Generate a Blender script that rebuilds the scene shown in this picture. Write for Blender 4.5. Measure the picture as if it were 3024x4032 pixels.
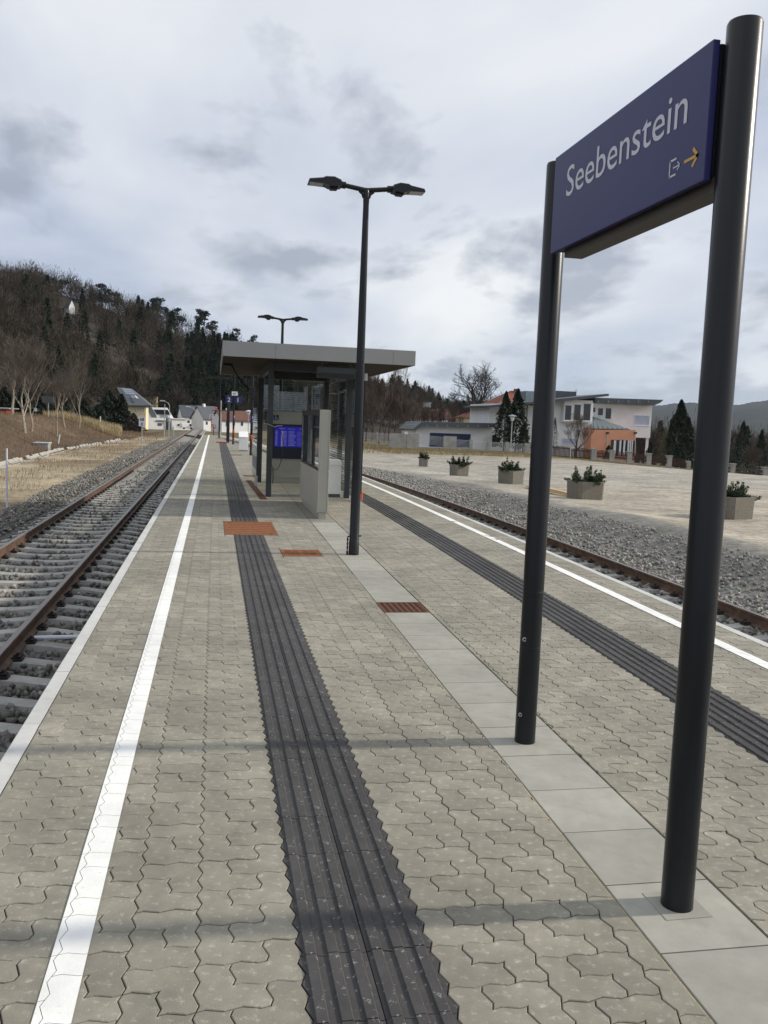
import bpy, math, random
import numpy as np
from mathutils import Vector, Matrix

# ------------------------------------------------------------------ clear
for o in list(bpy.data.objects): bpy.data.objects.remove(o, do_unlink=True)
S = bpy.context.scene
COL = S.collection
R = math.radians

# ------------------------------------------------------------------ camera
H = 1.63
YAW, PITCH, ROLL, FPX = 0.1964593, -0.1037610, 0.0388918, 3400.0
fw = np.array([math.sin(YAW)*math.cos(PITCH), math.cos(YAW)*math.cos(PITCH), math.sin(PITCH)])
r0 = np.array([math.cos(YAW), -math.sin(YAW), 0.0]); u0 = np.cross(r0, fw)
rt = math.cos(ROLL)*r0 + math.sin(ROLL)*u0
up = -math.sin(ROLL)*r0 + math.cos(ROLL)*u0
CO = np.array([0, 0, H])
cd = bpy.data.cameras.new('camera'); cam = bpy.data.objects.new('camera', cd); COL.objects.link(cam)
cd.sensor_width = 36; cd.sensor_fit = 'AUTO'; cd.lens = FPX/4032*36
cd.clip_start = 0.05; cd.clip_end = 12000
cam.matrix_world = Matrix(((rt[0], up[0], -fw[0], 0), (rt[1], up[1], -fw[1], 0), (rt[2], up[2], -fw[2], H), (0, 0, 0, 1)))
S.camera = cam

def ray(x, y): return fw + rt*(x-1512)/FPX - up*(y-2016)/FPX
def P(x, y, Y):                       # a point of the photograph at a known distance along the platform
    d = ray(x, y); return CO + d*Y/d[1]
def G(x, y, z):
    d = ray(x, y); return CO + d*(z-H)/d[2]
def proj(p):
    d = np.asarray(p, float)-CO; z = d@fw
    return 1512+FPX*(d@rt)/z, 2016-FPX*(d@up)/z, z

# ------------------------------------------------------------------ light
SUN_EL, SUN_AZ = 28.0, 92.5            # azimuth from +Y clockwise
w = bpy.data.worlds.new('World'); S.world = w; w.use_nodes = True
nt = w.node_tree; nt.nodes.clear()
def N(t, **k):
    n = nt.nodes.new(t)
    for a, b in k.items(): setattr(n, a, b)
    return n
def L(a, b): nt.links.new(a, b)
def mth(op, a, b=None, clamp=False):
    n = N('ShaderNodeMath', operation=op); n.use_clamp = clamp
    for i, q in enumerate((a, b)):
        if q is None: continue
        if isinstance(q, (int, float)): n.inputs[i].default_value = q
        else: L(q, n.inputs[i])
    return n.outputs[0]
out = N('ShaderNodeOutputWorld'); bg = N('ShaderNodeBackground'); bg.inputs['Strength'].default_value = 0.1
sky = N('ShaderNodeTexSky', sky_type='NISHITA'); sky.sun_disc = False
sky.sun_elevation = R(SUN_EL); sky.sun_rotation = R(SUN_AZ); sky.air_density = 1.0; sky.dust_density = 1.5
tc = N('ShaderNodeTexCoord'); sp = N('ShaderNodeSeparateXYZ'); L(tc.outputs['Generated'], sp.inputs[0])
zz = mth('ADD', mth('MAXIMUM', sp.outputs[2], 0.0), 0.26)
cx = mth('DIVIDE', sp.outputs[0], zz); cy = mth('DIVIDE', sp.outputs[1], zz)
cb = N('ShaderNodeCombineXYZ'); L(cx, cb.inputs[0]); L(cy, cb.inputs[1])
def noise(scale, det, rough, dist, off):
    m = N('ShaderNodeMapping'); m.inputs['Location'].default_value = off; L(cb.outputs[0], m.inputs[0])
    m.inputs['Scale'].default_value = (1, 0.75, 1)
    n = N('ShaderNodeTexNoise'); L(m.outputs[0], n.inputs['Vector'])
    n.inputs['Scale'].default_value = scale; n.inputs['Detail'].default_value = det
    n.inputs['Roughness'].default_value = rough; n.inputs['Distortion'].default_value = dist
    return n.outputs['Fac']
n1 = noise(0.95, 6, 0.5, 0.3, (3.1, 1.7, 0)); n2 = noise(2.5, 7, 0.55, 0.15, (7.3, 4.2, 0)); n3 = noise(0.7, 2, 0.5, 0.0, (1.4, 9.0, 0))
# bright veil
r1 = N('ShaderNodeValToRGB'); L(n1, r1.inputs[0])
e = r1.color_ramp.elements
e[0].position = 0.34; e[0].color = (5.3, 5.95, 7.35, 1); e[1].position = 0.62; e[1].color = (9.8, 9.95, 10.15, 1)
# darker grey puffs below the veil
lowband = N('ShaderNodeMapRange', interpolation_type='SMOOTHSTEP'); L(sp.outputs[2], lowband.inputs[0]); lowband.inputs[1].default_value = 0.42; lowband.inputs[2].default_value = 0.10
lowband.inputs[3].default_value = -0.035; lowband.inputs[4].default_value = 0.055      # broken cloud thickens towards the horizon
dk = mth('ADD', mth('ADD', mth('MULTIPLY', n2, 0.80), mth('MULTIPLY', n3, 0.30)), lowband.outputs[0])
r2 = N('ShaderNodeValToRGB'); L(dk, r2.inputs[0]); e = r2.color_ramp.elements
e[0].position = 0.565; e[0].color = (0, 0, 0, 1); e[1].position = 0.66; e[1].color = (1, 1, 1, 1)
mx = N('ShaderNodeMixRGB'); L(mth('MULTIPLY', r2.outputs[0], 0.78), mx.inputs[0]); L(r1.outputs[0], mx.inputs[1]); mx.inputs[2].default_value = (3.7, 4.1, 5.0, 1)
# clear bluish strip low over the horizon
hz = N('ShaderNodeMapRange'); L(sp.outputs[2], hz.inputs[0]); hz.inputs[1].default_value = 0.0; hz.inputs[2].default_value = 0.11
hz.inputs[3].default_value = 0.55; hz.inputs[4].default_value = 0.0
mh = N('ShaderNodeMixRGB'); L(hz.outputs[0], mh.inputs[0]); L(mx.outputs[0], mh.inputs[1]); mh.inputs[2].default_value = (5.6, 6.7, 8.2, 1)
ms = N('ShaderNodeMixRGB'); ms.inputs[0].default_value = 0.88; L(sky.outputs[0], ms.inputs[1]); L(mh.outputs[0], ms.inputs[2])
L(ms.outputs[0], bg.inputs['Color']); L(bg.outputs[0], out.inputs['Surface'])

sd = bpy.data.lights.new('sun', 'SUN'); sd.energy = 3.7; sd.angle = R(2.4); sd.color = (1.0, 0.92, 0.80)
sun = bpy.data.objects.new('sun', sd); COL.objects.link(sun); sun.location = (30, 0, 30)
sv = Vector((math.sin(R(SUN_AZ))*math.cos(R(SUN_EL)), math.cos(R(SUN_AZ))*math.cos(R(SUN_EL)), math.sin(R(SUN_EL))))
sun.rotation_euler = sv.to_track_quat('Z', 'Y').to_euler()

vs = S.view_settings; vs.view_transform = 'Standard'; vs.look = 'None'; vs.exposure = 0.0; vs.gamma = 1.0; vs.use_curve_mapping = False
S.render.engine = 'CYCLES'

# ------------------------------------------------------------------ materials
MATS = {}
def mat(name, col, rough=0.7, metal=0.0, var=0.12, scale=8.0, bump=0.0, bscale=40.0, col2=None, thr=None, tscale=30.0, spec=0.4, rand=0.0, coords='Object', hue=0.0, stain=0.0):
    if name in MATS: return MATS[name]
    m = bpy.data.materials.new(name); m.use_nodes = True; t = m.node_tree
    b = t.nodes['Principled BSDF']; b.inputs['Roughness'].default_value = rough; b.inputs['Metallic'].default_value = metal
    b.inputs['Specular IOR Level'].default_value = spec
    def n(ty, **k):
        q = t.nodes.new(ty)
        for a, v in k.items(): setattr(q, a, v)
        return q
    co = n('ShaderNodeTexCoord').outputs[coords]
    def noi(s, d=5, ro=0.6):
        q = n('ShaderNodeTexNoise'); q.inputs['Scale'].default_value = s; q.inputs['Detail'].default_value = d; q.inputs['Roughness'].default_value = ro
        t.links.new(co, q.inputs['Vector']); return q
    mr = n('ShaderNodeMapRange'); t.links.new(noi(scale).outputs['Fac'], mr.inputs[0])
    mr.inputs[1].default_value = 0.28; mr.inputs[2].default_value = 0.72; mr.inputs[3].default_value = 1-var; mr.inputs[4].default_value = 1+var
    val = mr.outputs[0]
    if rand:
        oi = n('ShaderNodeObjectInfo'); m2 = n('ShaderNodeMapRange'); t.links.new(oi.outputs['Random'], m2.inputs[0])
        m2.inputs[3].default_value = 1-rand; m2.inputs[4].default_value = 1+rand
        mm = n('ShaderNodeMath', operation='MULTIPLY'); t.links.new(val, mm.inputs[0]); t.links.new(m2.outputs[0], mm.inputs[1]); val = mm.outputs[0]
    if stain:                                  # broad dirt and damp that runs across the pieces
        gp = n('ShaderNodeNewGeometry').outputs['Position']
        for sc_, st_ in ((.9, stain), (3.7, stain*.7), (15.0, stain*.5)):
            q = n('ShaderNodeTexNoise'); q.inputs['Scale'].default_value = sc_; q.inputs['Detail'].default_value = 4; t.links.new(gp, q.inputs['Vector'])
            m3 = n('ShaderNodeMapRange'); t.links.new(q.outputs['Fac'], m3.inputs[0]); m3.inputs[1].default_value = .36; m3.inputs[2].default_value = .62; m3.inputs[3].default_value = 1-st_; m3.inputs[4].default_value = 1+st_*.35
            mm = n('ShaderNodeMath', operation='MULTIPLY'); t.links.new(val, mm.inputs[0]); t.links.new(m3.outputs[0], mm.inputs[1]); val = mm.outputs[0]
    base = n('ShaderNodeRGB'); base.outputs[0].default_value = (*col, 1); bo = base.outputs[0]
    if col2 is not None:
        mx = n('ShaderNodeMixRGB'); rp = n('ShaderNodeValToRGB'); t.links.new(noi(tscale, 6, 0.65).outputs['Fac'], rp.inputs[0])
        rp.color_ramp.elements[0].position = thr[0]; rp.color_ramp.elements[1].position = thr[1]
        t.links.new(rp.outputs[0], mx.inputs[0]); t.links.new(bo, mx.inputs[1]); mx.inputs[2].default_value = (*col2, 1); bo = mx.outputs[0]
    hs = n('ShaderNodeMixRGB', blend_type='MULTIPLY'); hs.inputs[0].default_value = 1.0; t.links.new(bo, hs.inputs[1])
    cbn = n('ShaderNodeCombineXYZ')
    for i in range(3): t.links.new(val, cbn.inputs[i])
    t.links.new(cbn.outputs[0], hs.inputs[2]); t.links.new(hs.outputs[0], b.inputs['Base Color'])
    if bump:
        bp = n('ShaderNodeBump'); bp.inputs['Strength'].default_value = bump; bp.inputs['Distance'].default_value = 0.02
        t.links.new(noi(bscale, 4).outputs['Fac'], bp.inputs['Height']); t.links.new(bp.outputs[0], b.inputs['Normal'])
    m['out'] = 0
    MATS[name] = m; return m

def attrmat(name, attr, rough=0.9, var=0.15, scale=30.0, bump=0.3, bscale=60.0, coords='Object', extra=None):
    """material whose base colour is a colour attribute of the mesh, broken up by noise"""
    m = bpy.data.materials.new(name); m.use_nodes = True; t = m.node_tree; b = t.nodes['Principled BSDF']
    b.inputs['Roughness'].default_value = rough; b.inputs['Specular IOR Level'].default_value = 0.2
    at = t.nodes.new('ShaderNodeAttribute'); at.attribute_name = attr
    co = t.nodes.new('ShaderNodeTexCoord').outputs[coords]
    val = None
    for s_, v_ in ((scale, var), (scale*7, var), (scale*0.12, var*0.9)):
        q = t.nodes.new('ShaderNodeTexNoise'); q.inputs['Scale'].default_value = s_; q.inputs['Detail'].default_value = 5; t.links.new(co, q.inputs['Vector'])
        mr = t.nodes.new('ShaderNodeMapRange'); t.links.new(q.outputs['Fac'], mr.inputs[0]); mr.inputs[1].default_value = .3; mr.inputs[2].default_value = .7
        mr.inputs[3].default_value = 1-v_; mr.inputs[4].default_value = 1+v_
        if val is None: val = mr.outputs[0]
        else:
            mm = t.nodes.new('ShaderNodeMath'); mm.operation = 'MULTIPLY'; t.links.new(val, mm.inputs[0]); t.links.new(mr.outputs[0], mm.inputs[1]); val = mm.outputs[0]
    hs = t.nodes.new('ShaderNodeMixRGB'); hs.blend_type = 'MULTIPLY'; hs.inputs[0].default_value = 1; t.links.new(at.outputs['Color'], hs.inputs[1])
    cbn = t.nodes.new('ShaderNodeCombineXYZ')
    for i in range(3): t.links.new(val, cbn.inputs[i])
    t.links.new(cbn.outputs[0], hs.inputs[2]); t.links.new(hs.outputs[0], b.inputs['Base Color'])
    if bump:
        q = t.nodes.new('ShaderNodeTexNoise'); q.inputs['Scale'].default_value = bscale; q.inputs['Detail'].default_value = 5; t.links.new(co, q.inputs['Vector'])
        bp = t.nodes.new('ShaderNodeBump'); bp.inputs['Strength'].default_value = bump; bp.inputs['Distance'].default_value = 0.04
        t.links.new(q.outputs['Fac'], bp.inputs['Height']); t.links.new(bp.outputs[0], b.inputs['Normal'])
    return m

def emit(name, col, st):
    m = bpy.data.materials.new(name); m.use_nodes = True; b = m.node_tree.nodes['Principled BSDF']
    b.inputs['Base Color'].default_value = (*col, 1); b.inputs['Emission Color'].default_value = (*col, 1); b.inputs['Emission Strength'].default_value = st
    b.inputs['Roughness'].default_value = 0.3
    return m
def glassmat(name, tint, refl, stripes=False):
    m = bpy.data.materials.new(name); m.use_nodes = True; t = m.node_tree; t.nodes.clear()
    o = t.nodes.new('ShaderNodeOutputMaterial'); tr = t.nodes.new('ShaderNodeBsdfTransparent'); tr.inputs[0].default_value = (*tint, 1)
    gl = t.nodes.new('ShaderNodeBsdfGlossy'); gl.inputs['Roughness'].default_value = 0.02; gl.inputs['Color'].default_value = (.9, .95, 1, 1)
    lw = t.nodes.new('ShaderNodeLayerWeight'); lw.inputs['Blend'].default_value = 0.25
    ma = t.nodes.new('ShaderNodeMath'); ma.operation = 'MULTIPLY_ADD'; t.links.new(lw.outputs['Fresnel'], ma.inputs[0]); ma.inputs[1].default_value = 0.8; ma.inputs[2].default_value = refl
    mx = t.nodes.new('ShaderNodeMixShader'); t.links.new(ma.outputs[0], mx.inputs[0]); t.links.new(tr.outputs[0], mx.inputs[1]); t.links.new(gl.outputs[0], mx.inputs[2])
    res = mx.outputs[0]
    if stripes:                                     # fine printed bird-protection lines
        co = t.nodes.new('ShaderNodeTexCoord'); se = t.nodes.new('ShaderNodeSeparateXYZ'); t.links.new(co.outputs['Object'], se.inputs[0])
        a = t.nodes.new('ShaderNodeMath'); a.operation = 'MULTIPLY'; t.links.new(se.outputs[2], a.inputs[0]); a.inputs[1].default_value = 1/0.055
        f = t.nodes.new('ShaderNodeMath'); f.operation = 'FRACT'; t.links.new(a.outputs[0], f.inputs[0])
        l = t.nodes.new('ShaderNodeMath'); l.operation = 'LESS_THAN'; t.links.new(f.outputs[0], l.inputs[0]); l.inputs[1].default_value = 0.13
        d = t.nodes.new('ShaderNodeBsdfDiffuse'); d.inputs[0].default_value = (.05, .05, .05, 1)
        m2 = t.nodes.new('ShaderNodeMixShader'); t.links.new(l.outputs[0], m2.inputs[0]); t.links.new(res, m2.inputs[1]); t.links.new(d.outputs[0], m2.inputs[2]); res = m2.outputs[0]
    t.links.new(res, o.inputs['Surface'])
    return m

M_anth = mat('anthracite_paint', (.012, .014, .017), .29, .0, .08, 3, .03, 300, spec=.30)
M_post = mat('shelter_post_paint', (.045, .052, .054), .5, 0, .08, 3)
M_alu = mat('grey_aluminium_cladding', (.30, .30, .29), .38, .35, .04, 2)
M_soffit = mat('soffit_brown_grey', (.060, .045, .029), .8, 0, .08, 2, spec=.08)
M_beige = mat('beige_grey_panel', (.38, .37, .325), .42, .15, .05, 2)
M_white = mat('white_paint', (.80, .80, .78), .6, 0, .05, 20, .1, 200)
M_line = mat('white_line_paint', (.86, .86, .83), .65, 0, .05, 9, .12, 150, col2=(.55, .54, .49), thr=(.62, .78), tscale=40, stain=.07)
M_kerb = mat('kerb_concrete', (.56, .56, .54), .85, 0, .07, 5, .15, 220, rand=.04, col2=(.45, .45, .42), thr=(.55, .75), tscale=14, stain=.08)
M_slab = mat('slab_concrete', (.345, .338, .292), .88, 0, .08, 6, .12, 250, rand=.06, col2=(.285, .272, .235), thr=(.5, .75), tscale=5, stain=.10)
PAVC, PAVC2 = (.283, .265, .214), (.45, .436, .382)
M_pave = mat('paver_concrete', PAVC, .9, 0, .14, 9, .25, 260, col2=PAVC2, thr=(.555, .70), tscale=34, rand=.11, stain=.15)
M_tact = mat('tactile_dark_concrete', (.060, .057, .056), .75, 0, .18, 14, .25, 260, col2=(.36, .36, .35), thr=(.60, .70), tscale=50, rand=.12, stain=.15)
M_joint = mat('joint_sand', (.055, .052, .042), .95, 0, .3, 30, .3, 300)
M_sandjoint = mat('yellow_joint_sand', (.42, .36, .22), .95, 0, .25, 60, .4, 300)
M_platw = mat('platform_wall_concrete', (.35, .345, .32), .9, 0, .15, 3, .3, 60)
M_rust = mat('corten_cover', (.235, .088, .028), .8, .0, .35, 14, .3, 90, col2=(.16, .05, .018), thr=(.45, .7), tscale=25)
M_rustd = mat('dark_rust', (.11, .045, .022), .8, .1, .3, 20, .3, 90)
M_rail = mat('rail_rust', (.095, .058, .040), .7, .1, .3, 6, .2, 90, col2=(.14, .085, .055), thr=(.45, .7), tscale=3)
M_railtop = mat('rail_worn_top', (.20, .18, .165), .42, .5, .15, 4)
M_sleep = mat('sleeper_concrete', (.36, .355, .33), .9, 0, .14, 5, .25, 140, rand=.09, col2=(.25, .24, .215), thr=(.5, .72), tscale=6)
M_clip = mat('clip_dark', (.03, .024, .02), .7, .2, .2, 40)
M_blue = mat('sign_blue', (.026, .028, .125), .42, 0, .04, 2, spec=.35)
M_signwhite = mat('sign_white', (.62, .63, .70), .5, 0, .03, 4)
M_yellow = mat('sign_yellow', (.62, .38, .05), .5, 0, .03, 4)
M_dark = mat('near_black', (.012, .012, .014), .5, 0, .1, 4)
M_navy = mat('display_navy', (.008, .010, .035), .35, 0, .05, 3)
M_orange = mat('orange_tape', (.75, .13, .03), .6, 0, .15, 9)
M_red = mat('sign_red', (.42, .03, .02), .5, 0, .05, 4)
M_black = mat('sign_black', (.02, .02, .02), .5, 0, .05, 4)
M_agg = mat('washed_aggregate', (.235, .215, .18), .95, 0, .35, 60, .6, 90, col2=(.11, .095, .075), thr=(.48, .6), tscale=70)
M_fir = mat('fir_green', (.028, .050, .022), .8, 0, .4, 3, rand=.15)
M_firb = mat('fir_twig', (.07, .045, .028), .9)
M_bark = mat('bark_grey', (.30, .265, .215), .95, 0, .3, 6, .3, 40)
M_barkd = mat('bark_dark', (.07, .058, .048), .95, 0, .3, 6, .3, 40)
M_twig = mat('twig_brown', (.085, .066, .052), .95, 0, .25, 1)
M_twigr = mat('twig_reddish', (.078, .057, .046), .95, 0, .25, 1)
M_timber = mat('new_timber', (.55, .38, .20), .8, 0, .15, 5)
M_brownwood = mat('brown_fence_wood', (.060, .028, .020), .8, 0, .2, 4)
M_galv = mat('galvanised', (.42, .43, .43), .45, .4, .1, 6)
M_conc = mat('weathered_concrete', (.34, .33, .30), .9, 0, .2, 1.5, .3, 40)
M_plaster = mat('white_plaster', (.78, .785, .79), .9, 0, .06, .6, .1, 20)
M_cream = mat('cream_plaster', (.74, .66, .44), .9, 0, .06, .6)
M_orangepl = mat('orange_plaster', (.66, .32, .20), .9, 0, .05, .6)
M_roofgrey = mat('grey_metal_roof', (.085, .095, .105), .5, .2, .1, .8)
M_rooflight = mat('light_metal_roof', (.25, .30, .32), .4, .4, .1, .8)
M_tile = mat('red_roof_tiles', (.23, .080, .048), .85, 0, .3, 2.2, .4, 8)
M_tiledk = mat('brown_roof_tiles', (.13, .062, .045), .85, 0, .3, 2.2, .4, 8)
M_win = mat('window_pane', (.018, .022, .026), .08, 0, .1, 1, spec=.6)
M_blind = mat('blind_lamellae', (.42, .48, .60), .5, 0, .1, 2)
M_wframe = mat('window_frame_white', (.72, .72, .72), .6, 0, .03, 2)
M_glass = glassmat('shelter_glass', (.93, .96, .94), .04, True)
M_vglass = glassmat('vitrine_glass', (.9, .93, .93), .10)
M_lampglass = mat('lamp_lens', (.45, .47, .46), .25, 0, .05, 30)
M_screen = emit('screen_blue', (.009, .007, .36), 0.30)
M_scrtext = emit('screen_text', (.26, .26, .55), 0.22)
M_redlamp = emit('signal_red', (1.0, .05, .02), 1.5)
M_hill = mat('far_forest_hill', (.014, .020, .019), .95, 0, .35, .012, 0)

# ------------------------------------------------------------------ builders
def link(o, parent=None):
    COL.objects.link(o)
    if parent is not None: o.parent = parent
    return o
def tag(o, label=None, cat=None, group=None, kind=None):
    for k, v in (('label', label), ('category', cat), ('group', group), ('kind', kind)):
        if v: o[k] = v
    return o
def thing(name, label, cat, loc=(0, 0, 0), group=None):
    o = bpy.data.objects.new(name, None); o.empty_display_size = .1; o.location = loc
    return tag(link(o), label, cat, group)

class MB:
    def __init__(s): s.v = []; s.f = []
    def add(s, vs, fs):
        b = len(s.v); s.v += [tuple(map(float, q)) for q in vs]; s.f += [tuple(i+b for i in f) for f in fs]; return s
    def box(s, x0, x1, y0, y1, z0, z1):
        x0, x1 = sorted((x0, x1)); y0, y1 = sorted((y0, y1)); z0, z1 = sorted((z0, z1))
        return s.add([(x0,y0,z0),(x1,y0,z0),(x1,y1,z0),(x0,y1,z0),(x0,y0,z1),(x1,y0,z1),(x1,y1,z1),(x0,y1,z1)],
                     [(0,3,2,1),(4,5,6,7),(0,1,5,4),(1,2,6,5),(2,3,7,6),(3,0,4,7)])
    def tube(s, p, q, ra, rb=None, n=12, caps=True):
        rb = ra if rb is None else rb
        p = np.array(p, float); q = np.array(q, float); d = q-p; d = d/np.linalg.norm(d)
        a = np.array([1., 0, 0]) if abs(d[2]) > .9 else np.array([0, 0, 1.])
        e1 = np.cross(d, a); e1 /= np.linalg.norm(e1); e2 = np.cross(d, e1)
        vs = []
        for c, r_ in ((p, ra), (q, rb)):
            for i in range(n):
                t = 2*math.pi*i/n; vs.append(c + r_*(math.cos(t)*e1 + math.sin(t)*e2))
        fs = [(i, (i+1) % n, n+(i+1) % n, n+i) for i in range(n)]
        if caps: fs += [tuple(range(n-1, -1, -1)), tuple(range(n, 2*n))]
        return s.add(vs, fs)
    def path(s, pts, r, n=6):
        for a, b in zip(pts[:-1], pts[1:]): s.tube(a, b, r, r, n)
        return s
    def prism(s, poly, axis, a, b):
        """poly of 2-D points in the other two axes, extruded along axis from a to b"""
        def mk(q, t): return {'x': (t, q[0], q[1]), 'y': (q[0], t, q[1]), 'z': (q[0], q[1], t)}[axis]
        n = len(poly); vs = [mk(q, a) for q in poly] + [mk(q, b) for q in poly]
        return s.add(vs, [tuple(range(n-1, -1, -1)), tuple(range(n, 2*n))] + [(i, (i+1) % n, n+(i+1) % n, n+i) for i in range(n)])
    def poly(s, pts): return s.add(pts, [tuple(range(len(pts)))])
    def lathe(s, c, prof, n=16):
        vs = []
        for r_, z in prof:
            for i in range(n): vs.append((c[0]+r_*math.cos(2*math.pi*i/n), c[1]+r_*math.sin(2*math.pi*i/n), c[2]+z))
        fs = []
        for k in range(len(prof)-1):
            for i in range(n): fs.append((k*n+i, k*n+(i+1) % n, (k+1)*n+(i+1) % n, (k+1)*n+i))
        fs += [tuple(range(n-1, -1, -1)), tuple(range((len(prof)-1)*n, len(prof)*n))]
        return s.add(vs, fs)
    def mesh(s, name, m, off=(0, 0, 0), smooth=False):
        me = bpy.data.meshes.new(name); o = np.array(off)
        me.from_pydata([tuple(np.array(q)-o) for q in s.v], [], s.f); me.materials.append(m)
        me.update()
        bmfix(me)
        if smooth: me.shade_smooth()
        return me
    def build(s, name, m, parent=None, smooth=False, bevel=0, world=True):
        off = tuple(parent_loc(parent)) if (parent is not None and world) else (0, 0, 0)
        ob = bpy.data.objects.new(name, s.mesh(name, m, off, smooth)); link(ob, parent)
        if bevel:
            b = ob.modifiers.new('bevel', 'BEVEL'); b.width = bevel; b.segments = 2; b.limit_method = 'ANGLE'
        return ob
def parent_loc(p):
    q = Vector((0, 0, 0))
    while p is not None: q += p.location; p = p.parent
    return q
import bmesh
def bmfix(me):
    b = bmesh.new(); b.from_mesh(me); bmesh.ops.recalc_face_normals(b, faces=b.faces); b.to_mesh(me); b.free()
def autosmooth(o):
    o.data.shade_smooth(); m = o.modifiers.new('es', 'EDGE_SPLIT'); m.split_angle = R(35); return o

def np_mesh(name, V, F, m, smooth=False):
    V = np.asarray(V, np.float32); F = np.asarray(F, np.int32); k = F.shape[1]
    me = bpy.data.meshes.new(name); me.vertices.add(len(V)); me.vertices.foreach_set('co', V.ravel())
    me.loops.add(F.size); me.loops.foreach_set('vertex_index', F.ravel())
    me.polygons.add(len(F)); me.polygons.foreach_set('loop_start', np.arange(0, F.size, k, dtype=np.int32))
    try: me.polygons.foreach_set('loop_total', np.full(len(F), k, np.int32))
    except Exception: pass
    me.materials.append(m); me.update(calc_edges=True); me.validate()
    if smooth: me.shade_smooth()
    return me
def np_obj(name, V, F, m, parent=None, smooth=False):
    return link(bpy.data.objects.new(name, np_mesh(name, V, F, m, smooth)), parent)

def text_mesh(txt, m, name='lettering', w=None, h=None, bold=0.0, align='LEFT'):
    """flat text mesh in its own XY plane; scaled so that its bounding box is w wide / caps are h high"""
    cu = bpy.data.curves.new(name, 'FONT'); cu.body = txt; cu.size = 1; cu.offset = bold; cu.resolution_u = 4
    ob = bpy.data.objects.new(name, cu); COL.objects.link(ob)
    bpy.context.view_layer.update()
    me = bpy.data.meshes.new_from_object(ob.evaluated_get(bpy.context.evaluated_depsgraph_get()))
    bpy.data.objects.remove(ob, do_unlink=True)
    n = len(me.vertices); co = np.empty(n*3, np.float32); me.vertices.foreach_get('co', co); co = co.reshape(-1, 3)
    x0 = co[:, 0].min(); wid = co[:, 0].max()-x0; co[:, 0] -= x0
    y0 = 0.0; cap = 0.73
    sy = (h/cap) if h else None; sx = (w/wid) if w else sy
    if sy is None: sy = sx
    co[:, 0] *= sx; co[:, 1] *= sy
    if align == 'CENTER': co[:, 0] -= (co[:, 0].max())/2
    me.vertices.foreach_set('co', co.ravel()); me.materials.clear(); me.materials.append(m); me.name = name; me.update()
    return me
def place_text(me, name, origin, xdir, ydir, parent=None):
    o = bpy.data.objects.new(name, me); link(o, parent)
    x = Vector(xdir).normalized(); y = Vector(ydir).normalized(); z = x.cross(y)
    off = parent_loc(parent) if parent is not None else Vector((0, 0, 0))
    mw = Matrix((x, y, z)).transposed().to_4x4(); mw.translation = Vector(origin)-off
    o.matrix_basis = mw
    return o

# ------------------------------------------------------------------ the lie of the land
def Eg(Y):                                   # right platform edge (the track there bends away)
    Y = np.asarray(Y, float); d = Y-17
    return 4.45 - np.where(d < 0, .0008, .0012)*d*d
def Tout(Y):
    Y = np.asarray(Y, float); d = Y-17
    return 3.37 - np.where(d < 0, .0012, .0012)*d*d
def slabL(Y): return 1.376 + .0119*Y
LE, KI = -0.95, -0.865                       # left platform edge, inner face of the kerb
YEND, YBEG = 73.2, -1.5
RZ = -0.70                                   # top of rail
LT = -2.72                                   # middle of the left track
def RC(Y): return Eg(Y) + 1.93               # middle of the right track
def yardz(X, Y):
    f = np.interp(Y, [6, 20, 34, 57, 102, 200, 280, 1000], [-.40, -.50, -.74, -1.25, -1.35, -2.5, -3.4, -5.0])
    return f - .07*np.clip(X-34, 0, 60)*np.clip((Y-45)/45, 0, 1)
def sstep(t): t = np.clip(t, 0, 1); return t*t*(3-2*t)
def hnoise(X, Y, s, seed=0):
    X = X/s + seed*13.7; Y = Y/s - seed*7.1
    return (np.sin(X*1.7+1.3*np.sin(Y*1.1)) + np.sin(Y*1.9+1.7*np.sin(X*.8+2)) + .5*np.sin(3.1*X+2.3*Y))/2.5
def gz(X, Y):
    X = np.asarray(X, float); Y = np.asarray(Y, float)
    base = -.93
    crest = 1.1 - 3.6*sstep((Y-70)/75)
    gut = -9.25 + .035*np.clip(Y-55, 0, 60)
    zl = base + sstep((gut-X)/6.2)*(crest-base)
    farl = yardz(0*X, Y) - .3
    k = sstep((-X-17)/60); zl = zl*(1-k) + (farl+1.2*sstep((120-Y)/100))*k
    d = X-RC(Y)
    yz = yardz(X, Y)
    bank = sstep((d-1.45)/2.3)
    zr = base*(1-bank) + yz*bank + .07*np.exp(-((d-3.3)/1.0)**2)*sstep((70-Y)/20)
    mid = base
    z = np.where(X < LT-1.5, zl, np.where(d > 1.3, zr, mid))
    # beyond the platform everything settles on the valley floor
    kk = sstep((Y-115)/90)
    z = z*(1-kk) + np.minimum(z, yardz(X, Y))*kk
    return z + .03*hnoise(X, Y, 2.3)*((d > 1.6) | (X < -4.6)) + .02*hnoise(X, Y, .7, 3)*((d > 1.6) | (X < -9))

# ------------------------------------------------------------------ ground: one sheet to the horizon
def axis(parts):
    a = [parts[0][0]]
    for s_, e_, st in parts: a += list(np.arange(s_, e_, st))[1:] + [e_]
    return np.array(sorted(set(np.round(a, 3))))
gx = axis([(-3500, -500, 500), (-500, -100, 40), (-100, -30, 5), (-30, -4, .5), (-4, 4, 2), (4, 14, .3), (14, 40, 1), (40, 150, 6), (150, 600, 50), (600, 4500, 650)])
gy = axis([(-300, -10, 58), (-10, 2, 2), (2, 60, .5), (60, 130, 2), (130, 400, 15), (400, 1000, 100), (1000, 5000, 500)])
XX, YY = np.meshgrid(gx, gy); ZZ = gz(XX, YY)
nx, ny = len(gx), len(gy)
idx = np.arange(nx*ny).reshape(ny, nx)
F = np.stack([idx[:-1, :-1], idx[:-1, 1:], idx[1:, 1:], idx[1:, :-1]], -1).reshape(-1, 4)
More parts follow.
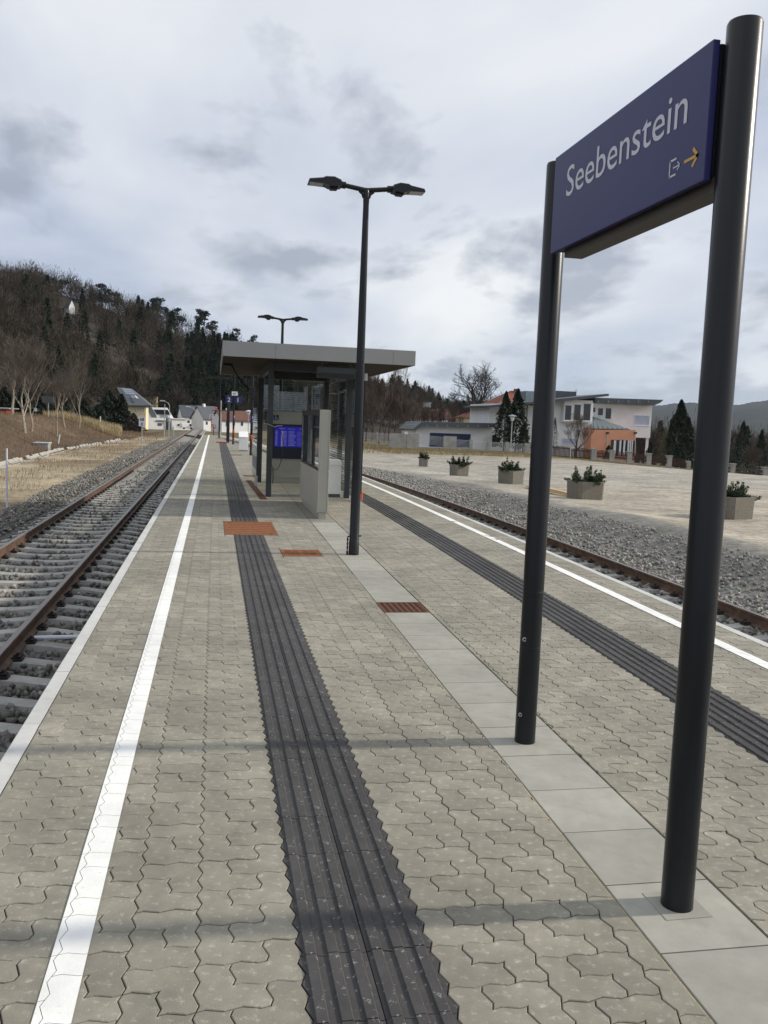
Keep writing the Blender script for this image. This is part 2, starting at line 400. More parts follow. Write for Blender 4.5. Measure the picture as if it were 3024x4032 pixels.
gcol = np.zeros((ny, nx, 3))
def paint(mask, c):
    global gcol
    mask = np.clip(mask, 0, 1)[..., None]; gcol = gcol*(1-mask) + np.array(c)*mask
nz = hnoise(XX, YY, 3.1, 5); nz2 = hnoise(XX, YY, 9.0, 8)
paint(np.ones_like(XX), (.135, .115, .065))                                     # winter grass
dR = XX-RC(YY)
gutX = -9.25 + .035*np.clip(YY-55, 0, 60)
paint((XX < LT-1.2)*(XX > gutX+.2)*(YY < 100), (.34, .285, .195))                   # sandy strip
paint((XX < LT-1.2)*(XX > gutX+.2)*(YY < 100)*sstep((nz+.15)*1.6)*.75, (.17, .13, .085))
paint((XX <= gutX+.2)*(XX > -22)*(YY < 150), (.088, .062, .042))                 # brown bank
paint((XX <= gutX+.2)*(XX > -22)*(YY < 150)*sstep((nz2+nz*.6-.1)*1.3)*.7, (.145, .105, .066))
yard = (dR > 2.6)*(YY < 93-.12*np.clip(XX, 0, 60))*(XX > 3)
paint(yard, (.345, .322, .277)); paint(yard*sstep(.15+nz2+.5*nz)*.75, (.30, .285, .25)); paint(yard*sstep((nz-.1)*1.5)*.35, (.385, .345, .27)); paint(yard*sstep((40-YY)/14)*sstep((XX-9)/2)*.4, (.40, .35, .26)); paint(yard*sstep((YY-70)/14)*.5, (.20, .165, .09)); paint(yard*sstep((hnoise(XX, YY*.35, 4.0, 11)-.3)*2)*.4, (.22, .205, .175))
paint(sstep((dR-1.2)/.5)*sstep((4.0+.5*nz-dR)/.7)*(YY < 110), (.205, .20, .18))   # grey gravel bank
paint((XX > LT-2.15)*(dR < 1.75)*(YY < 125), (.125, .12, .108))                  # ballast bed
ground = np_obj('ground', np.stack([XX, YY, ZZ], -1).reshape(-1, 3), F, attrmat('ground_mixed_soil', 'soil', .95, .30, 5.0, .6, 14.0), smooth=True)
ca = ground.data.color_attributes.new('soil', 'FLOAT_COLOR', 'POINT')
ca.data.foreach_set('color', np.concatenate([gcol.reshape(-1, 3), np.ones((nx*ny, 1))], 1).astype(np.float32).ravel())
tag(ground, kind='structure')

# ------------------------------------------------------------------ platform body
plat = MB()
ys = list(np.arange(YBEG, YEND, 1.0)) + [YEND]
body_l = KI-.05
vs_, fs_ = [], []
for y in ys: vs_ += [(LE+.03, y, -1.0), (LE+.03, y, -.012), (float(Eg(y))-.03, y, -.012), (float(Eg(y))-.03, y, -1.0)]
for i in range(len(ys)-1):
    a = 4*i; b = a+4
    fs_ += [(a, a+1, b+1, b), (a+1, a+2, b+2, b+1), (a+2, a+3, b+3, b+2)]
fs_ += [(0, 1, 2, 3), tuple(4*(len(ys)-1)+k for k in (3, 2, 1, 0))]
plat.add(vs_, fs_)
platform = plat.build('platform', M_joint); tag(platform, kind='structure')
platform.data.materials.append(M_platw)
for p_ in platform.data.polygons:
    if abs(p_.normal.z) < .5: p_.material_index = 1

# kerb slabs, one piece each
rng = random.Random(7)
KL = .9375
k0 = 4.609 - KL*6
def kerb_mesh():
    m = MB(); m.prism([(0, -.012), (.085, -.012), (.085, .0), (.006, .0), (0, -.006)], 'y', .002, KL-.003)
    m.prism([(-.0, -.16), (.028, -.16), (.028, -.0125), (0, -.0125)], 'y', .002, KL-.003)
    return m.mesh('edge_slab', M_kerb)
km = kerb_mesh()
i = 0
while k0+i*KL < YEND-.5:
    y = k0+i*KL
    o = bpy.data.objects.new('edge_slab', km); link(o, platform); o.location = (LE, y, rng.uniform(-.001, .001)); i += 1
i = 0
while .3+i*KL < YEND-.5:
    y = .3+i*KL; ex = float(Eg(y+KL/2)); sl = float(Eg(y+KL)-Eg(y))/KL
    o = bpy.data.objects.new('edge_slab', km); link(o, platform)
    o.location = (ex+sl*KL/2, y+KL, rng.uniform(-.001, .001)); o.rotation_euler = (0, 0, math.pi-math.atan(sl)); i += 1

# ------------------------------------------------------------------ paving: interlocking L-shaped stones on a unit grid
U = .1025; J0 = 2.466; AMP = .0088; GAP = .0019
def wave(t):                                   # zigzag of one unit edge
    return {0: 0, 1: AMP, 2: -AMP}[t]
def outline(cells):
    """unit-edge outline (counter-clockwise) of a set of grid cells, with the zigzag on every edge"""
    cells = set(cells); nxt = {}
    for (a, b) in cells:
        for (p, q, nb) in (((a, b), (a+1, b), (a, b-1)), ((a+1, b), (a+1, b+1), (a+1, b)), ((a+1, b+1), (a, b+1), (a, b+1)), ((a, b+1), (a, b), (a-1, b))):
            if nb not in cells: nxt[p] = q
    st = min(nxt); p = st; pts = []
    while True:
        q = nxt[p]
        dx, dy = q[0]-p[0], q[1]-p[1]
        pts.append((p[0]*U, p[1]*U))
        for t in (.25, .75):
            # the offset depends on the absolute position along the edge, so neighbours fit
            if dx:
                s_ = p[0]+dx*t; fr = s_-math.floor(s_); off = .0066 if fr < .5 else -.0066
                pts.append((s_*U, p[1]*U+off))
            else:
                s_ = p[1]+dy*t; fr = s_-math.floor(s_); off = AMP if fr < .5 else -AMP
                pts.append((p[0]*U+off, s_*U))
        p = q
        if p == st: break
    return pts
def inset(pts, d):
    n = len(pts); res = []
    for i in range(n):
        p0, p1, p2 = pts[i-1], pts[i], pts[(i+1) % n]
        ax, ay = p1[0]-p0[0], p1[1]-p0[1]; bx, by = p2[0]-p1[0], p2[1]-p1[1]
        la = math.hypot(ax, ay) or 1e-9; lb = math.hypot(bx, by) or 1e-9
        n1 = (-ay/la, ax/la); n2 = (-by/lb, bx/lb)
        k = 1+n1[0]*n2[0]+n1[1]*n2[1]; k = max(k, .45)
        res.append((p1[0]+d*(n1[0]+n2[0])/k, p1[1]+d*(n1[1]+n2[1])/k))
    return res
def clip(pts, a, b, c):
    """keep a*x+b*y<=c"""
    out_ = []
    n = len(pts)
    for i in range(n):
        p, q = pts[i], pts[(i+1) % n]
        dp, dq = a*p[0]+b*p[1]-c, a*q[0]+b*q[1]-c
        if dp <= 0: out_.append(p)
        if dp*dq < 0:
            t = dp/(dp-dq); out_.append((p[0]+t*(q[0]-p[0]), p[1]+t*(q[1]-p[1])))
    cl = []
    for p in out_:
        if not cl or math.hypot(p[0]-cl[-1][0], p[1]-cl[-1][1]) > .0012: cl.append(p)
    if len(cl) > 2 and math.hypot(cl[0][0]-cl[-1][0], cl[0][1]-cl[-1][1]) < .0012: cl.pop()
    return cl
def area(p): return .5*sum(p[i-1][0]*p[i][1]-p[i][0]*p[i-1][1] for i in range(len(p)))
SHAPES = {   # name -> (cells, row period, units wide)
 'r3': ([[(0,0),(0,1),(1,0)], [(2,0),(2,1),(1,1)]], 2),
 'r3m': ([[(2,0),(2,1),(1,0)], [(0,0),(0,1),(1,1)]], 2),
 'r2': ([[(0,0),(1,0),(0,1)], [(0,2),(1,2),(1,1)]], 3),
 'c3': ([[(0,0),(0,1),(1,0)], [(2,1),(2,2),(1,1)]], 2),
 'c3m': ([[(2,0),(2,1),(1,0)], [(0,1),(0,2),(1,1)]], 2)}
OUT = {}
for k, (sh, per) in SHAPES.items(): OUT[k] = [outline(c) for c in sh]
TAC0, TAC1 = .285, .285+4*U
# (band type, x of its left side, row phase, x-shift function of Y or None)
LEFT = [('r2', KI-.077, 0), ('c3m', TAC0-10*U, 1), ('r2', TAC0-7*U, 1), ('r2', TAC0-5*U, 0), ('c3', TAC0-3*U, 0)]
MIDL = [('r3', TAC1, 0), ('r3', TAC1+3*U, 1), ('r3', TAC1+6*U, 0), ('r3', TAC1+9*U, 1)]
covers = []      # rectangles of paving left out: (x0,x1,y0,y1)
COVERS = [(.165, .895, J0+31*3*U, J0+36*3*U), (.825, 1.30, 10.18, 10.67)]
TR0, TR1 = (.883, 22.4), (.991, 17.3)
stones = []      # (type, variant or None, pts(world xy), origin, Y)
YMAX = 31.0
def addstone(typ, vi, ox, oy, clips):
    base = OUT[typ][vi]
    pts = [(p[0]+ox, p[1]+oy) for p in base]; cut = False
    for (a, b, c) in clips:
        v = [a*p[0]+b*p[1]-c for p in pts]
        if max(v) > 1e-6:
            cut = True
            if min(v) > -1e-6: return
            pts = clip(pts, a, b, c)
            if len(pts) < 3 or abs(area(pts)) < 4e-4: return
    pcs = [(pts, cut)]
    for (x0, x1, y0, y1) in COVERS:
        new = []
        for q, cu in pcs:
            xa_, xb_ = min(p[0] for p in q), max(p[0] for p in q); ya_, yb_ = min(p[1] for p in q), max(p[1] for p in q)
            if xb_ < x0 or xa_ > x1 or yb_ < y0 or ya_ > y1: new.append((q, cu)); continue
            mid = clip(clip(q, -1, 0, -x0), 1, 0, x1)
            for c_ in (clip(q, 1, 0, x0-.003), clip(q, -1, 0, -x1-.003), clip(mid, 0, 1, y0-.003) if len(mid) > 2 else [], clip(mid, 0, -1, -y1-.003) if len(mid) > 2 else []):
                if len(c_) > 2 and abs(area(c_)) > 2e-4: new.append((c_, True))
        pcs = new
    for q, cu in pcs:
        cxm = sum(p[0] for p in q)/len(q); cym = sum(p[1] for p in q)/len(q)
        stones.append((typ, None if cu else vi, q, (ox, oy), cym, cxm))
def field(bands, ya, yb, clipf, shift=None):
    for typ, x0, ph in bands:
        sh, per = SHAPES[typ]
        j = int((ya-J0)/U)//per*per - per
        while J0+(j+ph)*U < yb:
            oy = J0+(j+ph)*U
            for vi in range(2):
                yc = oy+per*U/2
                ox = x0 + (float(shift(yc)) if shift else 0)
                if oy > .3: addstone(typ, vi, ox, oy, clipf(yc))
            j += per
sl = .0119
field(LEFT, .3, YMAX, lambda y: [(-1, 0, -(KI+.004))])
field(MIDL, .3, YMAX, lambda y: [(1, -sl, 1.376-.004)])
NR = 8
MIDR = [('r3m', -4*U-.0-3*U*(i+1), i % 2) for i in range(4)]
field(MIDR, .3, YMAX, lambda y: [(-1, sl, -(1.376+.406+.004))], Tout)
OUTR = [('r3m', 0, 1), ('r3m', 3*U, 0), ('r2', 6*U, 0), ('r2', 8*U, 1), ('r2', 10*U, 0)]
field(OUTR, .3, YMAX, lambda y: [(1, 0, float(Eg(y))-.089)], Tout)

def stone_geo(pts, near):
    if area(pts) < 0: pts = pts[::-1]
    a = inset(pts, GAP if near else .0027)
    n = len(a)
    if near:
        b = inset(pts, GAP+.0022)
        V = [(p[0], p[1], -.011) for p in a] + [(p[0], p[1], -.0022) for p in a] + [(p[0], p[1], 0) for p in b]
        Fs = [(i, (i+1) % n, n+(i+1) % n, n+i) for i in range(n)] + [(n+i, n+(i+1) % n, 2*n+(i+1) % n, 2*n+i) for i in range(n)] + [tuple(range(2*n, 3*n))]
    else:
        V = [(p[0], p[1], -.010) for p in a] + [(p[0], p[1], 0) for p in a]
        Fs = [(i, (i+1) % n, n+(i+1) % n, n+i) for i in range(n)] + [tuple(range(n, 2*n))]
    return V, Fs
def inframe(x, y, z=0, mrg=60):
    a, b, d = proj((x, y, z)); return d > .2 and -mrg < a < 3024+mrg and -mrg < b < 4032+mrg
vis = [(y*y+x*x, i) for i, (t, v, p, o, y, x) in enumerate(stones) if inframe(x, y)]
vis.sort(); single = set(i for _, i in vis[:300])
shared = {}
farV, farF, farT = [], [], []
rng = random.Random(11)
for i, (t, v, pts, o, y, x) in enumerate(stones):
    if i in single:
        if v is not None:
            key = (t, v)
            if key not in shared:
                V, Fs = stone_geo(OUT[t][v], True); m_ = MB(); m_.add(V, Fs); shared[key] = m_.mesh('paving_stone', M_pave)
            ob = bpy.data.objects.new('paving_stone', shared[key]); ob.location = (o[0], o[1], rng.uniform(-.0012, .0012))
        else:
            V, Fs = stone_geo([(p[0]-o[0], p[1]-o[1]) for p in pts], True); m_ = MB(); m_.add(V, Fs)
            ob = bpy.data.objects.new('paving_stone', m_.mesh('paving_stone', M_pave)); ob.location = (o[0], o[1], rng.uniform(-.0012, .0012))
        ob.rotation_euler = (rng.uniform(-.004, .004), rng.uniform(-.004, .004), 0)
        link(ob, platform)
    else:
        V, Fs = stone_geo(pts, False); b = len(farV); dz = rng.uniform(-.001, .001)
        farV += [(q[0], q[1], q[2]+dz) for q in V]; farF += [tuple(k+b for k in f) for f in Fs]; farT += [rng.uniform(-1, 1)]*len(V)
def pavemat2():
    m = M_pave.copy(); m.name = 'paver_concrete_field'; t = m.node_tree
    at = t.nodes.new('ShaderNodeAttribute'); at.attribute_name = 'tone'
    oi = [n for n in t.nodes if n.type == 'OBJECT_INFO'][0]; mr = oi.outputs['Random'].links[0].to_node
    t.links.new(at.outputs['Fac'], mr.inputs[0])
    return m
M_pave2 = pavemat2()
me = bpy.data.meshes.new('paving_field'); me.from_pydata(farV, [], farF); me.materials.append(M_pave2); me.update()
a_ = me.attributes.new('tone', 'FLOAT', 'POINT'); a_.data.foreach_set('value', np.array([.5+.5*q for q in farT], np.float32))
pf = link(bpy.data.objects.new('paving_field', me), platform); pf['kind'] = 'stuff'
# beyond about 31 m the stones can no longer be told apart
def strip(name, xa, xb, ya, yb, z, m, step=1.0, parent=platform, kind=None):
    V, Fs = [], []
    yy = list(np.arange(ya, yb, step))+[yb]
    for y in yy: V += [(float(xa(y)), y, z), (float(xb(y)), y, z)]
    for i in range(len(yy)-1): Fs.append((2*i, 2*i+1, 2*i+3, 2*i+2))
    m_ = MB(); m_.add(V, Fs); o = m_.build(name, m, parent)
    if kind: o['kind'] = kind
    return o
K = lambda c: (lambda y: c)
strip('paving_far', K(KI), K(TAC0), YMAX, YEND, 0, M_pave2, kind='stuff')
strip('paving_far', K(TAC1), lambda y: max(TAC1, float(Tout(y))-4*U), YMAX, YEND, 0, M_pave2, kind='stuff')
strip('paving_far', lambda y: max(TAC1, float(Tout(y))), lambda y: max(TAC1, float(Eg(y))-.085), YMAX, YEND, 0, M_pave2, kind='stuff')
strip('paving_far', K(TAC0), K(TAC1), 54, YEND, 0, M_pave2, kind='stuff')

# concrete slab strip carrying the posts
def slab_mesh(l_): return MB().prism([(.003, -.011), (.403, -.011), (.403, -.003), (.400, 0), (.006, 0), (.003, -.003)], 'y', .0028, l_-.0028).mesh('concrete_slab', M_slab)
slab_me = slab_mesh(.4025)
GR0, GR1 = 7.155, 7.565
PITCH_S = .4025
y = 3.138-PITCH_S*7; i = 0
while y < 13.55:
    if y+PITCH_S > GR0 and y < GR1:
        for a_, b_ in ((y, GR0), (GR1, y+PITCH_S)):
            if b_-a_ > .05: o = bpy.data.objects.new('concrete_slab', slab_mesh(b_-a_)); o.location = (slabL(a_), a_, 0); o.rotation_euler = (0, 0, -math.atan(sl)); link(o, platform)
    else:
        o = bpy.data.objects.new('concrete_slab', slab_me); o.location = (slabL(y), y, rng.uniform(-.0008, .0008)); o.rotation_euler = (0, 0, -math.atan(sl)); link(o, platform)
    y += PITCH_S
strip('joint_sand', lambda y: slabL(y)-.0065, lambda y: slabL(y)+.0005, 1.3, 9, -.004, M_sandjoint, .2, kind='stuff')
# under and behind the shelter the middle of the platform is slabbed as well
strip('paving_far', lambda y: slabL(y)+.002, lambda y: slabL(y)+.404, y, YMAX, -.0005, M_pave2, kind='stuff')

# tactile guidance tiles: three ribs each, zigzag outer edges
def tile_mesh(side):
    m = MB(); w_, l_ = 2*U, 3*U
    raw = outline([(a, b) for a in range(2) for b in range(3)])
    raw = [(p[0] if (abs(p[0]-(w_ if side == 0 else 0)) > .02) else (w_ if side == 0 else 0), p[1]) for p in raw]
    out_ = inset(raw, GAP)
    # cross profile (x, z): flat ribs with grooves between
    prof = [(0.012, 0)]
    for k in range(3):
        c = .0345+.0683*k
        prof += [(c-.028, 0), (c-.019, .0048), (c+.013, .0048), (c+.022, 0)]
    prof += [(w_-.012, 0)]
    ys_ = [.006, l_-.006]
    # base plate with zigzag sides
    n = len(out_)
    m.add([(p[0], p[1], -.011) for p in out_]+[(p[0], p[1], 0) for p in out_], [(i, (i+1) % n, n+(i+1) % n, n+i) for i in range(n)]+[tuple(range(n, 2*n))])
    for k in range(3):
        c = .0345+.0683*k
        m.prism([(c-.023, .0002), (c-.018, .0078), (c+.012, .0078), (c+.017, .0002)], 'y', .002, l_-.002)
    return m.mesh('tactile_tile', M_tact)
tms = [tile_mesh(0), tile_mesh(1)]
TL = 3*U
tiles = []
yy = J0-TL*6
while yy < 53.2:
    for c_ in range(2):
        tiles.append((TAC0+2*U*c_, yy, 0.0, c_))
        if yy < 26: 
            s_ = float(Tout(yy+TL)-Tout(yy))/TL
            tiles.append((float(Tout(yy))-4*U+2*U*c_, yy, -math.atan(s_), c_))
    yy += TL
tiles = [q for q in tiles if not (COVERS[0][0] < q[0]+U < COVERS[0][1] and COVERS[0][2] < q[1]+TL/2 < COVERS[0][3])]
order = sorted([q for q in tiles if inframe(q[0]+U, q[1]+.15)], key=lambda q: q[0]**2+q[1]**2)[:290]
oset = set(order)
CO_ = [np.array([v.co for v in q.vertices]) for q in tms]; FL_ = [[tuple(p.vertices) for p in q.polygons] for q in tms]
bV, bF = [], []
for q in tiles:
    if q in oset:
        o = bpy.data.objects.new('tactile_tile', tms[q[3]]); o.location = (q[0], q[1], rng.uniform(-.001, .001)); o.rotation_euler = (0, 0, q[2]); link(o, platform)
    else:
        b = len(bV); c_, s_ = math.cos(q[2]), math.sin(q[2]); co_, fl_ = CO_[q[3]], FL_[q[3]]
        bV += [(q[0]+v[0]*c_-v[1]*s_, q[1]+v[0]*s_+v[1]*c_, v[2]) for v in co_]; bF += [tuple(k+b for k in f) for f in fl_]
me = bpy.data.meshes.new('tactile_field'); me.from_pydata(bV, [], bF); me.materials.append(M_tact); me.update()
o = link(bpy.data.objects.new('tactile_field', me), platform); o['kind'] = 'stuff'

# painted safety lines, following the stones (joints stay open in the paint)
def paint_line(name, xa, xb, ya, yb, near_end, label):
    V, Fs = [], []
    for (t, v, pts, o, y, x) in stones:
        if not (ya-.2 < y < near_end): continue
        a, b = xa(y), xb(y)
        if x < a-.35 or x > b+.35: continue
        p = clip(clip(pts, -1, 0, -a), 1, 0, b)
        if len(p) < 3 or abs(area(p)) < 2e-5: continue
        if area(p) < 0: p = p[::-1]
        p = inset(p, .0009); k = len(V)
        V += [(q[0], q[1], .0035) for q in p]; Fs.append(tuple(range(k, k+len(p))))
    yy = list(np.arange(near_end, yb, 1.0))+[yb]
    for i in range(len(yy)-1):
        k = len(V); V += [(float(xa(yy[i])), yy[i], .0035), (float(xb(yy[i])), yy[i], .0035), (float(xb(yy[i+1])), yy[i+1], .0035), (float(xa(yy[i+1])), yy[i+1], .0035)]; Fs.append((k, k+1, k+2, k+3))
    me = bpy.data.meshes.new(name); me.from_pydata(V, [], Fs); me.materials.append(M_line); me.update()
    o = link(bpy.data.objects.new(name, me), platform); o['label'] = label
    return o
paint_line('safety_line', lambda y: -.452-.0010*max(0, y-22), lambda y: -.346-.0008*max(0, y-22), 1, YEND, 12.0, 'straight white safety line along the left platform edge')
paint_line('safety_line', lambda y: float(Eg(y))-.485, lambda y: float(Eg(y))-.372, 1, 72.0, 14.0, 'white safety line bending away along the right platform edge')

# rusty covers and gratings set into the paving
def cover(name, x0, x1, y0, y1, label, m, ribs=True):
    t = thing(name, label, 'manhole cover', ((x0+x1)/2, (y0+y1)/2, 0))
    f = MB()
    for a in ((x0, x1, y0, y0+.03), (x0, x1, y1-.03, y1), (x0, x0+.025, y0+.03, y1-.03), (x1-.025, x1, y0+.03, y1-.03)): f.box(a[0], a[1], a[2], a[3], -.011, .004)
    f.build('frame', m, t)
    p = MB(); nx_ = 2
    for k in range(nx_):
        a = x0+.027+(x1-x0-.054)*k/nx_; b = x0+.025+(x1-x0-.054)*(k+1)/nx_
        p2 = MB(); p2.box(a, b, y0+.033, y1-.033, -.011, .003); q = p2.build('lid_plate', m, t)
        n = 7
        for j in range(n):
            yy = y0+.06+(y1-y0-.12)*(j+.5)/n; MB().box(a+.02, b-.02, yy-.008, yy+.008, .003, .006).build('rib', m, q)
    for hx_, hy_ in ((x1-.09, y0+.12), (x0+.09, y1-.12)): MB().tube((hx_, hy_, .0061), (hx_, hy_, .0076), .022, n=12).build('lifting_hole', M_dark, t)
    return t
cover('manhole_cover', *COVERS[0], 'large rusty two-part manhole cover lying across the dark tactile strip', M_rust)
cover('manhole_cover', *COVERS[1], 'small rusty rectangular manhole cover beside the lamp post', M_rust)
def drain_grate():
    x0, y0 = slabL(7.15), 7.155; x1, y1 = x0+.40, 7.565
    t = thing('drain_grate', 'square rusty cast-iron drain grate with slots in the slab strip', 'drain grate', (x0+.2, y0+.2, 0))
    f = MB()
    for a in ((x0, x1, y0, y0+.02), (x0, x1, y1-.02, y1), (x0, x0+.02, y0+.02, y1-.02), (x1-.02, x1, y0+.02, y1-.02)): f.box(*a, -.011, .003)
    f.build('frame', M_rustd, t)
    g = MB(); n = 8
    for j in range(n+1):
        yy = y0+.02+(y1-y0-.04)*j/n; g.box(x0+.02, x1-.02, yy-.008, yy+.008, -.010, .001)
    for j in range(8):
        xx = x0+.02+(x1-x0-.04)*j/7; g.box(xx-.011, xx+.011, y0+.02, y1-.02, -.0105, .0005)
    g.build('grille', M_rustd, t)
    b = MB(); b.box(x0+.01, x1-.01, y0+.01, y1-.01, -.0116, -.0108); b.build('pit', M_dark, t)
drain_grate()
def plate(x0, x1, y0, y1, label):
    t = thing('manhole_cover', label, 'manhole cover', ((x0+x1)/2, (y0+y1)/2, 0))
    MB().box(x0, x1, y0, y1, .001, .006).build('frame', M_rustd, t); MB().box(x0+.03, x1-.03, y0+.03, y1-.03, .0062, .009).build('lid_plate', M_rust, t)
plate(.82, 1.1, 23.9, 24.5, 'narrow rusty cover in the paving left of the glass shelter')
plate(.64, 1.137, 36.7, 37.5, 'rusty cover in the paving in front of the white grit bin')
plate(.14, .75, 62.2, 63.6, 'rusty cover near the far tip of the platform')
# trench drain along the shelter, red barrier lath at the end of the tactile strip
t = thing('trench_drain', 'long narrow rusty trench drain along the front of the shelter', 'drain', (.94, 19.9, 0))
dd = np.array([TR0[0]-TR1[0], TR0[1]-TR1[1]]); nrm = np.array([dd[1], -dd[0]])/np.hypot(*dd)*.07
MB().prism([(TR1[0]-nrm[0], TR1[1]-nrm[1]), (TR1[0]+nrm[0], TR1[1]+nrm[1]), (TR0[0]+nrm[0], TR0[1]+nrm[1]), (TR0[0]-nrm[0], TR0[1]-nrm[1])], 'z', .001, .006).build('channel', M_dark, t)
g = MB()
for k in range(90):
    a = np.array(TR1)+dd*(k+.5)/90; g.box(a[0]-.062, a[0]+.062, a[1]-.019, a[1]+.019, .0062, .010)
g.build('grating', M_rustd, t)
t = thing('slot_drain', 'thin dark slot drain running across in front of the shelter', 'drain', (2.0, 17.35, 0))
MB().box(1.0, 2.9, 17.33, 17.37, .001, .005).build('slot', M_dark, t)
MB().box(1.0, 2.9, 17.318, 17.33, .001, .006).build('frame', M_galv, t); MB().box(1.0, 2.9, 17.37, 17.382, .001, .006).build('frame', M_galv, t)
for k, yy in enumerate((52.9, 54.0)):
    tag(MB().box(.1, .85, yy, yy+.09, .001, .03).build('barrier_lath', M_red), 'red lath lying across the far end of the tactile strip', 'lath', 'red laths at the end of the tactile strip')

# ------------------------------------------------------------------ tracks
def rail_profile(w=0):
    return [(-.07, -.159), (.07, -.159), (.07, -.148), (.012, -.130), (.010, -.045), (.034, -.034), (.036, -.008), (.030, 0), (-.030, 0), (-.036, -.008), (-.034, -.034), (-.010, -.045), (-.012, -.130), (-.07, -.148)]
def sleeper_mesh():
    xs = [-1.30, -1.27, -.92, -.62, -.30, 0, .30, .62, .92, 1.27, 1.30]
    top = [-.235, -.215, -.165, -.165, -.195, -.20, -.195, -.165, -.165, -.215, -.235]
    V, Fs = [], []
    for x, t_ in zip(xs, top): V += [(x, -.15, -.32), (x, -.10, t_), (x, .10, t_), (x, .15, -.32)]
    for i in range(len(xs)-1):
        a = 4*i; b = a+4
        for k in range(3): Fs.append((a+k, a+k+1, b+k+1, b+k))
    Fs += [(0, 1, 2, 3), (4*len(xs)-1, 4*len(xs)-2, 4*len(xs)-3, 4*len(xs)-4)]
    m = MB(); m.add(V, Fs); return m.mesh('sleeper', M_sleep)
SLM = sleeper_mesh()
CLMS = []
for s_ in (-1, 1):
    cm = MB(); cm.box(s_*.075-.012, s_*.075+.075*s_, -.06, .06, -.162, -.142)
    cm.path([(s_*.05, -.045, -.135), (s_*.10, -.05, -.115), (s_*.135, -.02, -.13), (s_*.10, 0, -.112), (s_*.135, .02, -.13), (s_*.10, .05, -.115), (s_*.05, .045, -.135)], .011, 5)
    cm.tube((s_*.10, 0, -.15), (s_*.10, 0, -.085), .014, n=6)
    CLMS.append(cm.mesh('rail_clip', M_clip))
def track(name, cx, y0, y1, label, sl0, nclip):
    t = thing(name, label, 'railway track', (0, 0, RZ))
    dx = lambda y: (float(cx(y+.05))-float(cx(y-.05)))/.1
    for s_ in (-1, 1):
        V, Fs = [], []; pr = rail_profile(); n = len(pr)
        yy = list(np.arange(y0, y1, 2.0))+[y1]
        for y in yy:
            c = float(cx(y))+s_*.74
            V += [(c+p[0], y, p[1]) for p in pr]
        for i in range(len(yy)-1):
            for k in range(n): Fs.append((i*n+k, i*n+(k+1) % n, (i+1)*n+(k+1) % n, (i+1)*n+k))
        Fs += [tuple(range(n)), tuple(range((len(yy)-1)*n, len(yy)*n))[::-1]]
        m = MB(); m.add(V, Fs); o = m.build('rail', M_rail, t, world=False); o.data.materials.append(M_railtop)
        for p in o.data.polygons:
            if p.normal.z > .7 and p.center.z > -.01: p.material_index = 1
    y = sl0; i = 0
    while y < y1-1:
        o = bpy.data.objects.new('sleeper', SLM); link(o, t); o.location = (float(cx(y)), y+rng.uniform(-.012, .012), rng.uniform(-.006, .006)); o.rotation_euler = (0, 0, -math.atan(dx(y))+rng.uniform(-.006, .006))
        if i < nclip:
            for s_ in (-1, 1):
                for q_ in CLMS: c = bpy.data.objects.new('rail_clip', q_); link(c, o); c.location = (s_*.74, 0, 0)
        y += .615; i += 1
    return t
track('railway_track', K(LT), 1.0, 150.0, 'straight railway track with rusty rails on concrete sleepers left of the platform', 1.549, 60)
track('railway_track', RC, 1.0, 104.0, 'curving railway track with rusty rails along the right platform edge', 1.55, 40)

# ballast stones: real chips where they can be seen, one mesh
def chips(pts, size, seed):
    rg = np.random.default_rng(seed); n = len(pts)
    cube = np.array([(x, y, z) for x in (-1, 1) for y in (-1, 1) for z in (-1, 1)], float)
    v = cube[None]*(rg.uniform(.45, 1.0, (n, 8, 3)))*np.array([1, .75, .6])
    q = rg.normal(size=(n, 4)); q /= np.linalg.norm(q, axis=1)[:, None]
    a, b, c, d = q.T
    Rm = np.stack([1-2*(c*c+d*d), 2*(b*c-a*d), 2*(b*d+a*c), 2*(b*c+a*d), 1-2*(b*b+d*d), 2*(c*d-a*b), 2*(b*d-a*c), 2*(c*d+a*b), 1-2*(b*b+c*c)], -1).reshape(n, 3, 3)
    v = np.einsum('nij,nkj->nki', Rm, v)*size[:, None, None] + pts[:, None]
    f = np.array([(0,1,3,2),(4,6,7,5),(0,4,5,1),(2,3,7,6),(0,2,6,4),(1,5,7,3)])
    Fq = (f[None]+8*np.arange(n)[:, None, None]).reshape(-1, 4)
    tone = np.repeat(rg.normal(0, 1, n), 8)
    return v.reshape(-1, 3), Fq, tone
def ballast(name, pts, size, seed, c0, label, cat, sp=.22):
    V, Fq, tone = chips(pts, size, seed)
    o = np_obj(name, V, Fq, attrmat(name+'_stone', 'stone', .9, .12, 40, .2, 90))
    rg = np.random.default_rng(seed+1); nst = len(pts)
    base = np.array(c0)[None]*np.exp(rg.normal(0, sp, (nst, 1)))*(1+rg.normal(0, .05, (nst, 3)))
    lite = rg.random(nst) < .03; base[lite] = np.array([.42, .39, .33])
    ca = o.data.color_attributes.new('stone', 'FLOAT_COLOR', 'POINT')
    ca.data.foreach_set('color', np.concatenate([np.repeat(np.clip(base, .02, .6), 8, 0), np.ones((nst*8, 1))], 1).astype(np.float32).ravel())
    return tag(o, label, cat, kind='stuff')
rg = np.random.default_rng(3)
def scatter(n, xa, xb, ya, yb, p=1.6):
    t = rg.random(n); y = ya+(yb-ya)*t**p; x = rg.uniform(xa, xb, n); return x, y
x, y = scatter(30000, LT-2.5, LE-.06, 4.0, 80.0, 2.4)
yl = (y-1.549) % .615; yl = np.minimum(yl, .615-yl)
d_ = np.abs(x-LT)
keep = ((yl > .14) | (d_ > 1.34))
keep &= (np.abs(d_-.74) > .05)
x, y = x[keep], y[keep]; d_ = np.abs(x-LT); yl = yl[keep]
